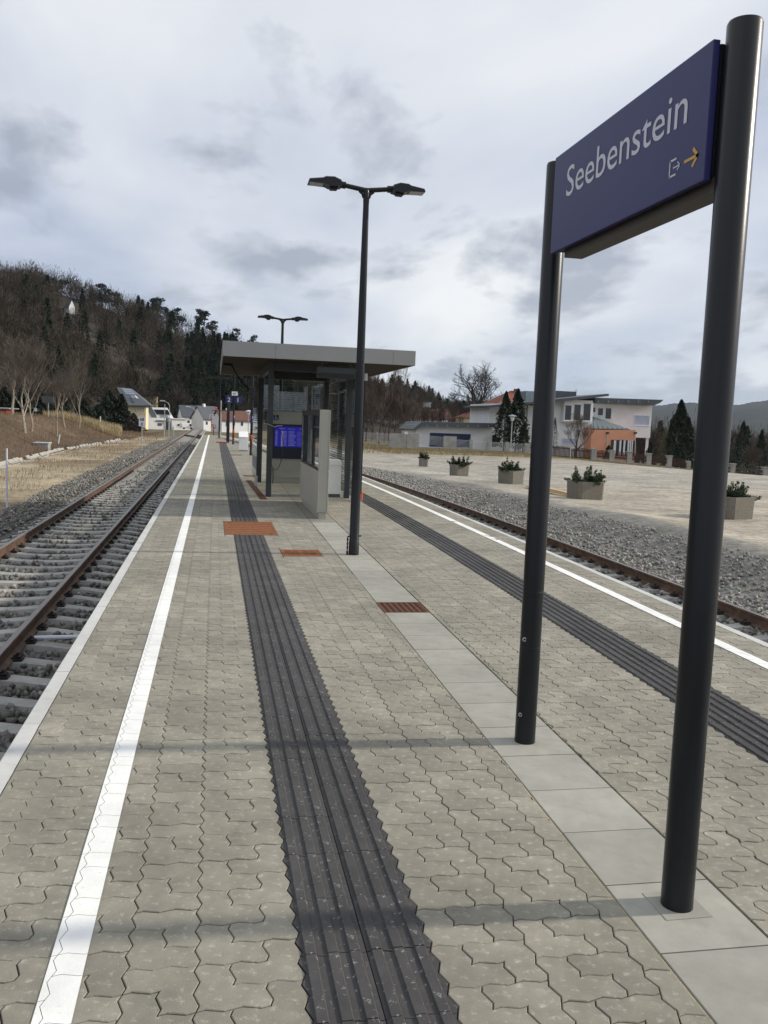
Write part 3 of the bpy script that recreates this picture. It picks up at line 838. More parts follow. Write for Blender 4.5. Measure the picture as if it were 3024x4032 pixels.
z = RZ-.210 + .014*rg.normal(size=len(x)) + np.where(d_ > 1.3, .05-.10*(np.clip(d_-1.7, 0, 2)), 0)
ballast('ballast', np.stack([x, y, z], 1), rg.uniform(.026, .052, len(x))*(1+np.clip(y-25, 0, 60)/60), 21, (.185, .178, .160), 'dark grey ballast chips between the sleepers of the straight track', 'ballast')
x, y = scatter(30000, 0, 1, 5.0, 72.0, 2.0)
dd_ = -1.3 + 4.4*x**.8; x = RC(y)+dd_
yl = (y-1.55) % .615; yl = np.minimum(yl, .615-yl)
keep = ((yl > .14) | (dd_ > 1.34)) & (np.abs(np.abs(dd_)-.74) > .05) & (x > Eg(y)+.1)
x, y, dd_ = x[keep], y[keep], dd_[keep]
z = np.where(dd_ < 1.5, RZ-.210, gz(x, y)) + .02*rg.normal(size=len(x))
ballast('ballast', np.stack([x, y, z], 1), rg.uniform(.022, .050, len(x))*np.where(dd_ > 2.2, .75, 1)*(1+np.clip(y-25, 0, 60)/60), 22, (.27, .262, .24), 'light grey gravel banked up beside the curving track', 'gravel')
# two thin sleeper-level pipes sticking out under the platform edge
for yy in (5.42, 9.6):
    tag(MB().tube((LE+.02, yy, RZ-.10), (-1.86, yy+.03, RZ-.12), .022, n=8).build('drain_pipe', M_signwhite), 'thin pale pipe reaching from the platform wall to the near rail', 'pipe', 'pipes below the left platform edge')

# ------------------------------------------------------------------ station name sign
def name_sign(near, far, label_text, full=True):
    (xn, yn), (xf, yf) = near, far
    t = thing('station_sign', label_text, 'station sign', (xf, (yn+yf)/2, 0))
    hgt = 2.92
    def post(x, y, r):
        m = MB(); m.lathe((x, y, 0), [(r, 0), (r, hgt-.012), (r-.004, hgt-.003), (r-.02, hgt)], 40); o = m.build('post', M_anth, t); return autosmooth(o)
    p1 = post(xn, yn, .0545); p2 = post(xf, yf, .0535)
    # mortar collar in the slab round the foot
    if full:
        c = MB(); c.box(xn-.085, xn+.085, yn-.085, yn+.085, .0008, .0028); c.build('mortar_collar', M_slab, t)
    xf0 = xn-.082                                            # outer face of the left panel
    y0, y1, z0, z1 = yn+.036, yf-.215, 2.440, 2.872
    fr = MB(); fr.box(xf0+.026, xn+.056, y0-.0, y1+.005, z0+.012, z1-.012); fr.build('sign_box', M_dark, t)
    a = MB(); a.box(xf0, xf0+.024, y0, y1, z0, z1); pan = a.build('sign_panel', M_blue, t, bevel=.002)
    b = MB(); b.box(xn+.058, xn+.082, y0, y1, z0, z1); pan2 = b.build('sign_panel', M_blue, t, bevel=.002)
    rl = MB(); rl.box(xf0+.03, xn+.035, yn+.02, y1-.10, z0-.032, z0+.010); rl.build('bottom_rail', mat('rail_bronze', (.045, .038, .028), .5, .3, .1, 5), t)
    for (px, s_, face) in ((xf0, -1, pan), (xn+.082, 1, pan2)):
        X = px+s_*.0012
        xd = (0, s_, 0)                                       # reading direction seen from outside
        ya = y1-.155 if s_ < 0 else y0+.155
        place_text(text_mesh('Seebenstein', M_signwhite, w=1.012, h=.136), 'lettering', (X, ya, 2.660), xd, (0, 0, 1), face)
        def at(u_, v_): return (X, (y1-u_) if s_ < 0 else (y0+u_), v_)
        def quadbar(m, p, q, wd):                            # flat bar in the panel plane
            p = np.array(p); q = np.array(q); d = (q-p)/np.linalg.norm(q-p); nn = np.array([-d[1], d[0]])*wd/2
            m.poly([at(*(p+nn)), at(*(q+nn)), at(*(q-nn)), at(*(p-nn))])
        L_ = y1-y0
        ic = MB(); c0 = L_-.222                               # exit pictogram: open box and arrow
        quadbar(ic, (c0, 2.502), (c0, 2.562), .007); quadbar(ic, (c0-.005, 2.506), (c0+.042, 2.506), .007); quadbar(ic, (c0-.005, 2.558), (c0+.042, 2.558), .007)
        quadbar(ic, (c0+.022, 2.531), (c0+.066, 2.531), .0045); quadbar(ic, (c0+.066, 2.532), (c0+.050, 2.545), .0045); quadbar(ic, (c0+.066, 2.530), (c0+.050, 2.517), .0045)
        ic.build('exit_pictogram', M_signwhite, face)
        ar = MB(); c0 = L_-.128
        quadbar(ar, (c0, 2.531), (c0+.080, 2.531), .010); quadbar(ar, (c0+.086, 2.527), (c0+.052, 2.560), .012); quadbar(ar, (c0+.086, 2.535), (c0+.052, 2.502), .012)
        ar.build('arrow', M_yellow, face)
    if full:                                                  # inspection hatch on the farther post
        for z_ in (.80, .51): autosmooth(MB().lathe((xf, yf, z_), [(.0537, -.0015), (.0543, 0), (.0537, .0015)], 40).build('hatch_seam', M_dark, p2))
        dr = np.array([-xf, -yf, 0]); dr /= np.linalg.norm(dr); sx = np.array([dr[1], -dr[0], 0])
        for z_, off, r_ in ((.552, -.030, .011), (.155, -.030, .010)):
            c = np.array([xf, yf, z_])+sx*off*-1+dr*math.sqrt(.0535**2-off**2)
            MB().tube(c-dr*.002, c+dr*.004, r_, r_, 14).build('lock', M_galv, p2); MB().tube(c+dr*.0042, c+dr*.006, r_*.5, r_*.5, 12).build('bolt', M_dark, p2)
    return t
name_sign((1.605, 2.585), (1.620, 4.134), 'dark blue station name sign with white lettering on two tall posts set in slabs')
name_sign((.857, 54.5), (.79, 56.05), 'second blue name sign on twin posts seen edge-on beyond the track number signs', False)

# ------------------------------------------------------------------ platform lamps
LZ = 4.34
def lamp(x, y, label):
    t = thing('lamp_post', label, 'lamp post', (x, y, 0), 'double-armed platform lamps')
    po = MB(); po.lathe((x, y, 0), [(.062, 0), (.062, .16), (.060, .163), (.056, 1.0), (.046, 3.0), (.034, LZ-.10)], 28); autosmooth(po.build('pole', M_anth, t))
    base = MB(); base.lathe((x, y, 0), [(.0635, 0), (.0635, .155), (.0625, .158)], 28); autosmooth(base.build('base_sleeve', M_dark, t))
    hd = MB(); hd.lathe((x, y, LZ-.16), [(.037, 0), (.037, .11), (.034, .14), (.024, .17)], 20)
    for s_ in (-1, 1):
        rise = .02
        hd.tube((x, y, LZ-.015), (x+s_*.26, y, LZ+rise), .028, .027, 14)
        hd.path([(x+s_*.03, y, LZ-.10), (x+s_*.045, y, LZ-.055), (x+s_*.085, y, LZ-.025)], .018, 8)
    autosmooth(hd.build('arm', M_anth, t))
    for s_ in (-1, 1):
        hx = x+s_*.25; z0 = LZ+.02
        lu = MB()
        lu.tube((hx, y, z0-.0), (hx+s_*.10, y, z0+.008), .040, .038, 14)
        # flat shell of the luminaire: hump at the socket, thin blade outward
        prof = [(.05, .0), (.06, .055), (.14, .085), (.24, .080), (.27, .064), (.43, .040), (.44, .012), (.24, .006), (.20, -.012), (.14, -.018)]
        V = []
        n = len(prof)
        for wy, sc in ((-.095, .0), (-.075, .012), (.075, .012), (.095, .0)):
            V += [(hx+s_*px, y+wy, z0-.025+(pz+sc if pz > .03 else pz)) for px, pz in prof]
        Fs = []
        for j in range(3):
            for k in range(n): Fs.append((j*n+k, j*n+(k+1) % n, (j+1)*n+(k+1) % n, (j+1)*n+k))
        Fs += [tuple(range(n)), tuple(range(3*n, 4*n))[::-1]]
        lu.add(V, Fs)
        sh = lu.build('luminaire', M_anth, t)
        bx = MB(); bx.prism([(hx+s_*.09, z0-.030), (hx+s_*.19, z0-.036), (hx+s_*.18, z0-.066), (hx+s_*.10, z0-.062)], 'y', y-.045, y+.045); bx.build('sensor', M_dark, sh)
        ln = MB(); ln.box(hx+s_*.265, hx+s_*.425, y-.075, y+.075, z0-.020, z0-.0135); ln.build('lens', M_lampglass, sh)
    return t
LAMPS = [(1.70, 10.345), (1.79, 24.33), (1.537, 37.2), (1.076, 51.18), (.338, 65.0)]
l1 = lamp(*LAMPS[0], 'tall dark double-armed lamp post standing in front of the info pillar')
# little cable chain at its foot
cc = MB()
for k in range(7): cc.tube((1.617, 10.33, .20-.024*k), (1.617, 10.33, .222-.024*k), .012 if k % 2 else .008, n=8)
cc.tube((1.617, 10.33, .222), (1.65, 10.335, .232), .009, n=8); cc.tube((1.617, 10.33, .0), (1.617, 10.33, .05), .013, n=8); cc.tube((1.75, 10.34, .232), (1.785, 10.34, .232), .009, n=8)
cc.build('earthing_cable', M_dark, l1)
lamp(*LAMPS[1], 'double-armed lamp post rising above the roof from behind the shelter')
l3 = lamp(*LAMPS[2], 'double-armed lamp post with side bracket and orange tape between shelter and grit bin')
l4 = lamp(*LAMPS[3], 'double-armed lamp post carrying the blue track numbers 2 and 1')
lamp(*LAMPS[4], 'last double-armed lamp post near the tip of the platform')
x, y = LAMPS[2]
MB().tube((x, y, 2.60), (x-.62, y, 2.63), .022, n=10).build('bracket', M_anth, l3); MB().box(x-.13, x+.13, y-.09, y+.09, 2.35, 2.86).build('loudspeaker_box', M_anth, l3, bevel=.01)
for (lx, ly, lo) in ((LAMPS[2][0], LAMPS[2][1], l3), (LAMPS[3][0], LAMPS[3][1], l4)):
    tp = MB(); tp.lathe((lx, ly, .80), [(.060, 0), (.0612, .01), (.0612, .05), (.060, .06)], 18); tp.poly([(lx-.02, ly-.062, .82), (lx+.05, ly-.062, .82), (lx+.10, ly-.075, .42), (lx+.05, ly-.07, .40)]); tp.build('orange_tape', M_orange, lo)
    wr = MB(); wr.lathe((lx, ly, 1.35), [(.058, 0), (.0605, .02), (.0605, .30), (.058, .32)], 18); wr.build('wrapped_sleeve', M_blue, lo); MB().box(lx+.02, lx+.06, ly-.075, ly-.062, 1.55, 1.66).build('sticker', M_signwhite, lo)
# track numbers and the 60 board hang on the fourth lamp
x, y = LAMPS[3]
for (xa, xb, tx, lab) in ((.60, .985, '2', 'square blue plate with white numeral two'), (1.165, 1.55, '1', 'square blue plate with white numeral one')):
    s = thing('track_number_sign', lab+' on the lamp post', 'sign', ((xa+xb)/2, y-.05, 2.38))
    q = MB().box(xa, xb, y-.085, y-.05, 2.38, 2.78).build('plate', M_blue, s)
    MB().box(min(xb, x+.0), max(xa, x), y-.05, y-.02, 2.55, 2.60).build('bracket', M_anth, s)
    place_text(text_mesh(tx, M_signwhite, h=.26, bold=.012), 'lettering', ((xa+xb)/2-.085, y-.0865, 2.45), (1, 0, 0), (0, 0, 1), q)
s = thing('speed_board', 'small white board with the number 60 above the blue track numbers', 'sign', (1.11, y-.09, 2.81))
q = MB().box(.935, 1.285, y-.115, y-.09, 2.815, 3.045).build('plate', M_white, s)
MB().box(1.03, 1.12, y-.09, y-.04, 2.90, 2.95).build('bracket', M_anth, s)
place_text(text_mesh('60', M_black, h=.125, bold=.008), 'lettering', (1.005, y-.1165, 2.87), (1, 0, 0), (0, 0, 1), q)

# ------------------------------------------------------------------ shelter
sh = thing('platform_shelter', 'glass platform shelter with flat grey metal-clad roof and dark steel posts', 'shelter', (2.0, 20.0, 0))
RX0, RX1, RY0, RY1, RB, RT = .12, 3.84, 16.72, 24.2, 2.75, 3.035
rf = MB(); rf.box(RX0+.012, RX1-.012, RY0+.012, RY1-.012, RB+.03, RT-.02); roof = rf.build('roof', M_roofgrey, sh)
# cladding sheets of the fascia, each its own piece with a fine gap
def fascia(x0, x1, y0, y1):
    MB().box(x0, x1, y0, y1, RB, RT).build('fascia_sheet', M_alu, roof)
cuts = [RX0, 1.11, 3.39, RX1]
for a, b in zip(cuts[:-1], cuts[1:]): fascia(a+.0025, b-.0025, RY0, RY0+.011); fascia(a+.0025, b-.0025, RY1-.011, RY1)
for xx in (RX0, RX1-.011):
    for k in range(3): fascia(xx, xx+.011, RY0+.014+(RY1-RY0-.028)*k/3+.002, RY0+.014+(RY1-RY0-.028)*(k+1)/3-.002)
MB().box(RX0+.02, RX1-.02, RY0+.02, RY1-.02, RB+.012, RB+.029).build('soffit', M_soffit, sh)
PX0, PX1 = 1.115, 2.755
for (px, py, w_) in ((PX0, 17.95, .055), (PX1, 18.0, .055), (PX0, 21.9, .06), (PX1, 21.9, .06)):
    MB().box(px-w_, px+w_, py-w_, py+w_, 0, RB+.012).build('post', M_post, sh, bevel=.004)
for (a, b) in (((PX0, 17.95), (PX1, 17.95)), ((PX0, 21.9), (PX1, 21.9))):
    MB().box(a[0]+.06, b[0]-.06, a[1]-.05, a[1]+.05, RB-.16, RB+.010).build('beam', M_post, sh)
for px in (PX0, PX1): MB().box(px-.05, px+.05, 18.02, 21.83, RB-.16, RB+.010).build('beam', M_post, sh)
# glass panes: back wall, right wall in three panes, left wing pane
def pane(x0, x1, y0, y1, z0, z1):
    o = MB().box(x0, x1, y0, y1, z0, z1).build('glass_pane', M_glass, sh); return o
for k in range(2):
    a = PX0+.07+(PX1-PX0-.14)*k/2; b = PX0+.07+(PX1-PX0-.14)*(k+1)/2; pane(a+.006, b-.006, 21.93, 21.942, 1.80, 2.56)
for k in range(4):
    a = 17.35+(22.4-17.35)*k/4; b = a+(22.4-17.35)/4; pane(2.945, 2.957, a+.006, b-.006, .12, 2.56)
    for zz_ in (.3, 2.3): MB().tube((PX1+.05 if k in (1, 3) else 2.90, (a+b)/2, zz_), (2.972, (a+b)/2, zz_), .022, n=10).build('glass_clamp', M_galv, sh)
pane(.985, .997, 20.7, 23.0, .12, 2.56)
MB().box(.96, 1.02, 20.68, 20.75, 0, .24).build('glass_foot', M_galv, sh); MB().box(2.93, 2.975, 17.22, 17.33, 0, .14).build('glass_foot', M_galv, sh)
MB().box(2.935, 2.968, 17.345, 17.352, .12, 2.60).build('glass_edge', M_dark, sh); MB().box(2.925, 2.985, 17.20, 17.26, 2.44, 2.58).build('glass_head', M_signwhite, sh)
MB().tube((2.95, 17.19, .06), (2.95, 17.19, .22), .02, n=8).build('orange_tape', M_orange, sh)
# beige back panel with departure screen and wheelchair sign
BY = 21.80
bp = MB().box(1.36, 2.62, BY, BY+.12, .14, 1.79).build('back_panel', M_beige, sh); MB().box(1.40, 2.58, BY+.03, BY+.10, 0, .14).build('plinth', M_beige, sh)
di = MB().box(1.365, 2.56, BY-.045, BY-.001, .615, 1.48).build('display_case', M_navy, sh)
scn = MB().box(1.47, 2.36, BY-.049, BY-.0455, .915, 1.42).build('screen', M_screen, di)
for tx, xx, zz_, hh in (('Abfahrt', 1.56, 1.355, .04), ('Departures', 1.81, 1.355, .026), ('9:14:08', 2.09, 1.355, .036)):
    place_text(text_mesh(tx, M_scrtext, h=hh), 'lettering', (xx, BY-.0505, zz_), (1, 0, 0), (0, 0, 1), scn)
rowm = MB(); rg2 = random.Random(4)
for k in range(12):
    zz_ = 1.295-.0315*k
    for xa, xb, h_ in ((1.49, 1.545, .012), (1.70, 1.77, .010), (1.82, 2.0+rg2.uniform(-.06, .02), .010), (2.03, 2.31+rg2.uniform(-.1, .02), .005)):
        rowm.box(xa, xb, BY-.0505, BY-.0495, zz_, zz_+h_)
rowm.build('timetable_rows', M_scrtext, scn); MB().box(1.635, 1.69, BY-.0505, BY-.0495, .925, 1.31).build('platform_column', M_scrtext, scn)
wc = MB().box(1.435, 1.565, BY-.014, BY-.001, 1.57, 1.70).build('wheelchair_sign', M_blue, sh)
ws = MB(); c = (1.495, 1.615)
def ring(m, cx_, cz_, r1_, r2_, a0, a1, yy, n=20):
    for k in range(n):
        t0 = a0+(a1-a0)*k/n; t1 = a0+(a1-a0)*(k+1)/n
        m.poly([(cx_+r1_*math.cos(t0), yy, cz_+r1_*math.sin(t0)), (cx_+r2_*math.cos(t0), yy, cz_+r2_*math.sin(t0)), (cx_+r2_*math.cos(t1), yy, cz_+r2_*math.sin(t1)), (cx_+r1_*math.cos(t1), yy, cz_+r1_*math.sin(t1))])
ring(ws, 1.497, 1.612, .022, .030, R(120), R(370), BY-.0155); ring(ws, 1.485, 1.682, 0, .010, 0, R(360), BY-.0155, 10)
for (xa, za, xb, zb) in ((1.483, 1.668, 1.490, 1.630), (1.490, 1.630, 1.520, 1.630), (1.520, 1.632, 1.533, 1.600), (1.533, 1.600, 1.545, 1.604), (1.487, 1.650, 1.512, 1.650)):
    d = np.array([xb-xa, zb-za]); d /= np.linalg.norm(d); nn = np.array([-d[1], d[0]])*.004
    ws.poly([(xa+nn[0], BY-.0157, za+nn[1]), (xb+nn[0], BY-.0157, zb+nn[1]), (xb-nn[0], BY-.0157, zb-nn[1]), (xa-nn[0], BY-.0157, za-nn[1])])
ws.build('pictogram', M_signwhite, wc)
# dark display box hanging under the roof beside the lamp
hb = thing('hanging_display', 'dark grey display box hanging on a bracket below the shelter roof', 'display', (2.25, 16.95, 2.42))
MB().box(1.935, 2.685, 16.92, 17.05, 2.44, 2.655).build('housing', M_post, hb, bevel=.006); MB().box(1.95, 2.67, 16.905, 16.92, 2.45, 2.535).build('lower_cover', M_anth, hb)
for xx in (2.03, 2.60): MB().box(xx-.02, xx+.02, 16.96, 17.0, 2.655, RB+.012).build('hanger', M_post, hb)
MB().box(2.70, 2.73, 16.94, 16.97, 2.58, 2.62).build('sensor', M_signwhite, hb); MB().box(2.684, 2.70, 16.95, 16.96, 2.595, 2.605).build('bracket', M_post, hb)
# white service box in the corner
wb = thing('service_box', 'low white metal service box with sloped lid inside the shelter', 'box', (2.5, 18.3, 0))
MB().box(2.36, 2.645, 18.12, 18.5, .07, .68).build('cabinet', M_white, wb, bevel=.004); MB().box(2.37, 2.64, 18.13, 18.48, 0, .07).build('plinth', M_roofgrey, wb)
MB().prism([(2.35, .682), (2.66, .682), (2.64, .79), (2.36, .79)], 'y', 18.10, 18.5).build('lid', M_white, wb)
# downpipe behind the posts, hanging cable loops
dp = MB(); dp.tube((1.155, 23.4, 0), (1.155, 23.4, RB+.01), .05, n=14); autosmooth(dp.build('downpipe', M_galv, sh))
cb_ = thing('loose_cable', 'loose black cable loops tied to the front shelter post', 'cable', (1.17, 17.85, 0))
def loop(cx_, top, bot, w_, yy):
    pts = []
    for k in range(21):
        t = 2*math.pi*k/20; pts.append((cx_+w_*math.sin(t)*(.9+.1*math.cos(t)), yy, (top+bot)/2+(top-bot)/2*math.cos(t)))
    return pts
MB().path(loop(1.245, 1.45, .56, .155, 17.86), .0075, 6).build('cable_loop', M_dark, cb_); MB().path([(1.19, 17.86, .60), (1.20, 17.87, .40), (1.195, 17.86, .28)], .012, 6).build('cable_end', M_dark, cb_)
MB().path([(.98, 17.86, 1.505), (1.06, 17.84, 1.50), (1.13, 17.835, 1.47), (1.2, 17.84, 1.445), (1.27, 17.85, 1.47), (1.36, 17.86, 1.475)], .009, 6).build('tie_wire', M_galv, cb_)
cb2 = thing('hanging_cable', 'thick black cable hanging out of the left edge of the shelter roof', 'cable', (.2, 19.2, 2.3))
MB().box(.16, .36, 19.15, 19.3, 2.70, RB+.012).build('junction_box', M_dark, cb2); MB().path([(.34, 19.2, 2.71), (.40, 19.2, 2.62), (.46, 19.2, 2.50), (.56, 19.2, 2.36), (.68, 19.2, 2.25), (.73, 19.2, 2.22)], .022, 8).build('cable', M_dark, cb2)

# ------------------------------------------------------------------ info pillar
pl = thing('info_pillar', 'beige-grey free-standing timetable pillar with glazed showcase in front of the shelter', 'info pillar', (1.77, 15.5, 0))
xa, xb, ya, yb = 1.675, 1.850, 14.03, 17.03
MB().box(xa+.03, xb-.03, ya+.03, yb-.1, 0, .115).build('plinth', M_beige, pl)
MB().box(xa+.022, xb-.022, ya+.010, yb, .115, 1.79).build('core', M_beige, pl, bevel=.004)
for (x0, x1) in ((xa, xa+.020), (xb-.020, xb)):
    lo = MB().box(x0, x1, ya+.005, yb+.005, .105, .79).build('side_panel', M_beige, pl, bevel=.003)
    for k in range(3):
        a = ya+.06+(yb-ya-.08)*k/3; b = ya+.06+(yb-ya-.08)*(k+1)/3
        f = MB(); f.box(x0+.004, x1-.004, a, b, .80, .84); f.box(x0+.004, x1-.004, a, b, 1.70, 1.79); f.box(x0+.004, x1-.004, a, a+.03, .84, 1.70); f.box(x0+.004, x1-.004, b-.03, b, .84, 1.70)
        fr_ = f.build('showcase_frame', M_dark, pl)
        MB().box(x0+.008, x0+.011, a+.03, b-.03, .84, 1.70).build('glass_pane', M_vglass, fr_)
        pm = (M_signwhite, M_beige, M_signwhite)[k]
        for j in range(2):
            z0_ = .88+.40*j; MB().box(x0+.0125, x0+.0145, a+.10+.06*j, b-.14, z0_, z0_+.36).build('poster', pm, fr_)
    MB().box(x0, x1, ya+.005, ya+.055, .80, 1.79).build('corner_trim', M_beige, pl)

# ------------------------------------------------------------------ grit bin, end-of-platform signs, km board, stakes
gb = thing('grit_bin', 'white grit bin with sloping white lid standing on the platform', 'grit bin', (1.36, 41.7, 0))
MB().box(1.145, 1.56, 41.3, 41.95, .06, .665).build('body', M_white, gb, bevel=.01); MB().box(1.155, 1.55, 41.32, 41.93, 0, .06).build('plinth', M_conc, gb)
MB().prism([(41.27, .668), (41.98, .668), (41.98, .92), (41.80, .92)], 'x', 1.135, 1.57).build('lid', M_white, gb)
def plate_sign(name, x, y, z0, w_, h_, zc, mplate, label, lines, mtext, th=.20, pole=.03, mpole=None):
    t = thing(name, label, 'sign', (x, y, z0))
    MB().tube((x, y, z0), (x, y, zc+h_/2), pole, n=10).build('pole', mpole or M_galv, t)
    q = MB().box(x-w_/2, x+w_/2, y-pole-.022, y-pole-.002, zc-h_/2, zc+h_/2).build('plate', mplate, t, bevel=.004)
    n = len(lines)
    for k, s_ in enumerate(lines):
        place_text(text_mesh(s_, mtext, h=th, bold=.02, align='CENTER'), 'lettering', (x, y-pole-.0235, zc+h_/2-(k+.5)*h_/n-th/2), (1, 0, 0), (0, 0, 1), q)
    return t
p = P(558, 1769, 60); zg = float(gz(p[0], 60))
plate_sign('kilometre_board', p[0], 60, zg-.05, .40, .63, float(P(558, 1660, 60)[2]), M_signwhite, 'grey-white kilometre board reading 68 over 0 beside the left track', ['68', '0'], M_black, .21, .028)
p = P(832, 1713, 74.5)
e_ = plate_sign('end_board', p[0], 74.5, -1.0, .36, .42, float(P(832, 1641, 74.5)[2]), M_signwhite, 'white board with red letter E on a striped pole at the platform tip', ['E'], M_red, .32, .03, M_yellow)
for k in range(6): MB().tube((p[0], 74.5, .12+.22*k), (p[0], 74.5, .23+.22*k), .0315, n=10).build('black_band', M_black, e_)
ne = P(840.6, 1680, 74.0)
t = thing('no_entry_sign', 'round white no-trespassing sign with red ring at the platform tip', 'sign', (ne[0], 74.0, -1.0))
MB().tube((ne[0], 74.0, -1.0), (ne[0], 74.0, ne[2]+.1), .03, n=10).build('pole', M_anth, t)
q = MB().tube((ne[0], 73.965, ne[2]), (ne[0], 73.95, ne[2]), .215, n=28).build('disc', M_signwhite, t)
rr = MB(); ring(rr, ne[0], ne[2], .165, .215, 0, R(360), 73.947, 28)
d = .15; rr.poly([(ne[0]-d-.02, 73.946, ne[2]+d-.02), (ne[0]-d+.02, 73.946, ne[2]+d+.02), (ne[0]+d+.02, 73.946, ne[2]-d+.02), (ne[0]+d-.02, 73.946, ne[2]-d-.02)])
rr.build('red_ring', M_red, q)
fg = MB(); ring(fg, ne[0], ne[2]+.06, 0, .035, 0, R(360), 73.9475, 10); fg.poly([(ne[0]-.06, 73.9475, ne[2]+.02), (ne[0]-.04, 73.9475, ne[2]-.11), (ne[0]+.04, 73.9475, ne[2]-.11), (ne[0]+.06, 73.9475, ne[2]+.02)]); fg.build('figure', M_black, q)
st = G(28, 2004, -.93)
tag(MB().tube((st[0], st[1], -1.1), (st[0], st[1], .60), .024, n=10).build('marker_stake', M_signwhite), 'thin white marker stake in the sand at the edge of the ballast', 'stake')
# main signal with red lamp and other masts beyond the platform
sg = thing('railway_signal', 'black railway signal head with red light on a mast beyond the platform', 'signal', (float(P(866, 1700, 100)[0]), 100, -1.5))
a = P(849, 1576, 100); b = P(864, 1612, 100); xm = float(P(868, 1700, 100)[0])
MB().tube((xm, 100.3, -1.8), (xm, 100.3, a[2]), .08, n=10).build('mast', M_galv, sg)
hh_ = MB().box(a[0], b[0], 99.9, 100.2, b[2], a[2]).build('signal_head', M_dark, sg)
c = P(852.5, 1606, 99.85); MB().tube((c[0], 99.9, c[2]), (c[0], 99.85, c[2]), .07, n=14).build('lamp', M_redlamp, hh_)
MB().tube((a[0]-.4, 100.25, b[2]-.15), (float(P(918, 1612, 100)[0]), 100.25, b[2]-.1), .035, n=8).build('crossarm', M_anth, sg)
for k, (px, yb_, yt, Y, lab) in enumerate(((647, 1724, 1592, 95, 'grey pole with a lamp head beside the track near the white house'), (664, 1725, 1662, 96, 'short grey marker pole by the track'), (683, 1716, 1678, 100, 'thin short stake by the far end of the left track'))):
    p = P(px, yb_, Y); q = P(px, yt, Y); zb = float(gz(p[0], Y))
    tag(MB().tube((p[0], Y, zb-.1), (p[0], Y, q[2]), .05, .04, n=8).build('marker_pole', M_galv), lab, 'pole')

# ------------------------------------------------------------------ planters on the gravel yard
def slivers(c, d, ln, wd, rg):
    """flat leaf/twig quads: centres c, directions d, lengths, widths"""
    n = len(c); d = d/np.linalg.norm(d, axis=1)[:, None]
    s = np.cross(d, rg.normal(size=(n, 3))); s /= np.linalg.norm(s, axis=1)[:, None]
    a = c-d*ln[:, None]/2; b = c+d*ln[:, None]/2; m = c+d*ln[:, None]*.1; w_ = s*wd[:, None]/2
    V = np.stack([a, m+w_, b, m-w_], 1).reshape(-1, 3); F_ = np.arange(4*n).reshape(-1, 4)
    return V, F_
def join(parts):
    V, F_, b = [], [], 0
    for v, f in parts: V.append(v); F_.append(f+b); b += len(v)
    return np.concatenate(V), np.concatenate(F_)
PL = [(1669, 1842.5, 33, .0), (1813, 1876, 45, .25), (2019, 1915, 54.5, .5), (2318, 1976.6, 73, .1), (2893, 2086, 92, .35)]
PLAB = ['small square washed-concrete planter standing alone farthest along the yard', 'washed-concrete planter next to the farthest one on the yard', 'washed-concrete planter with a spiky fir tip between two other planters',
        'washed-concrete planter with timber planks lying behind it', 'washed-concrete planter half hidden behind the near sign post']
PSZ = [.55, .78, .85, .93, .95]
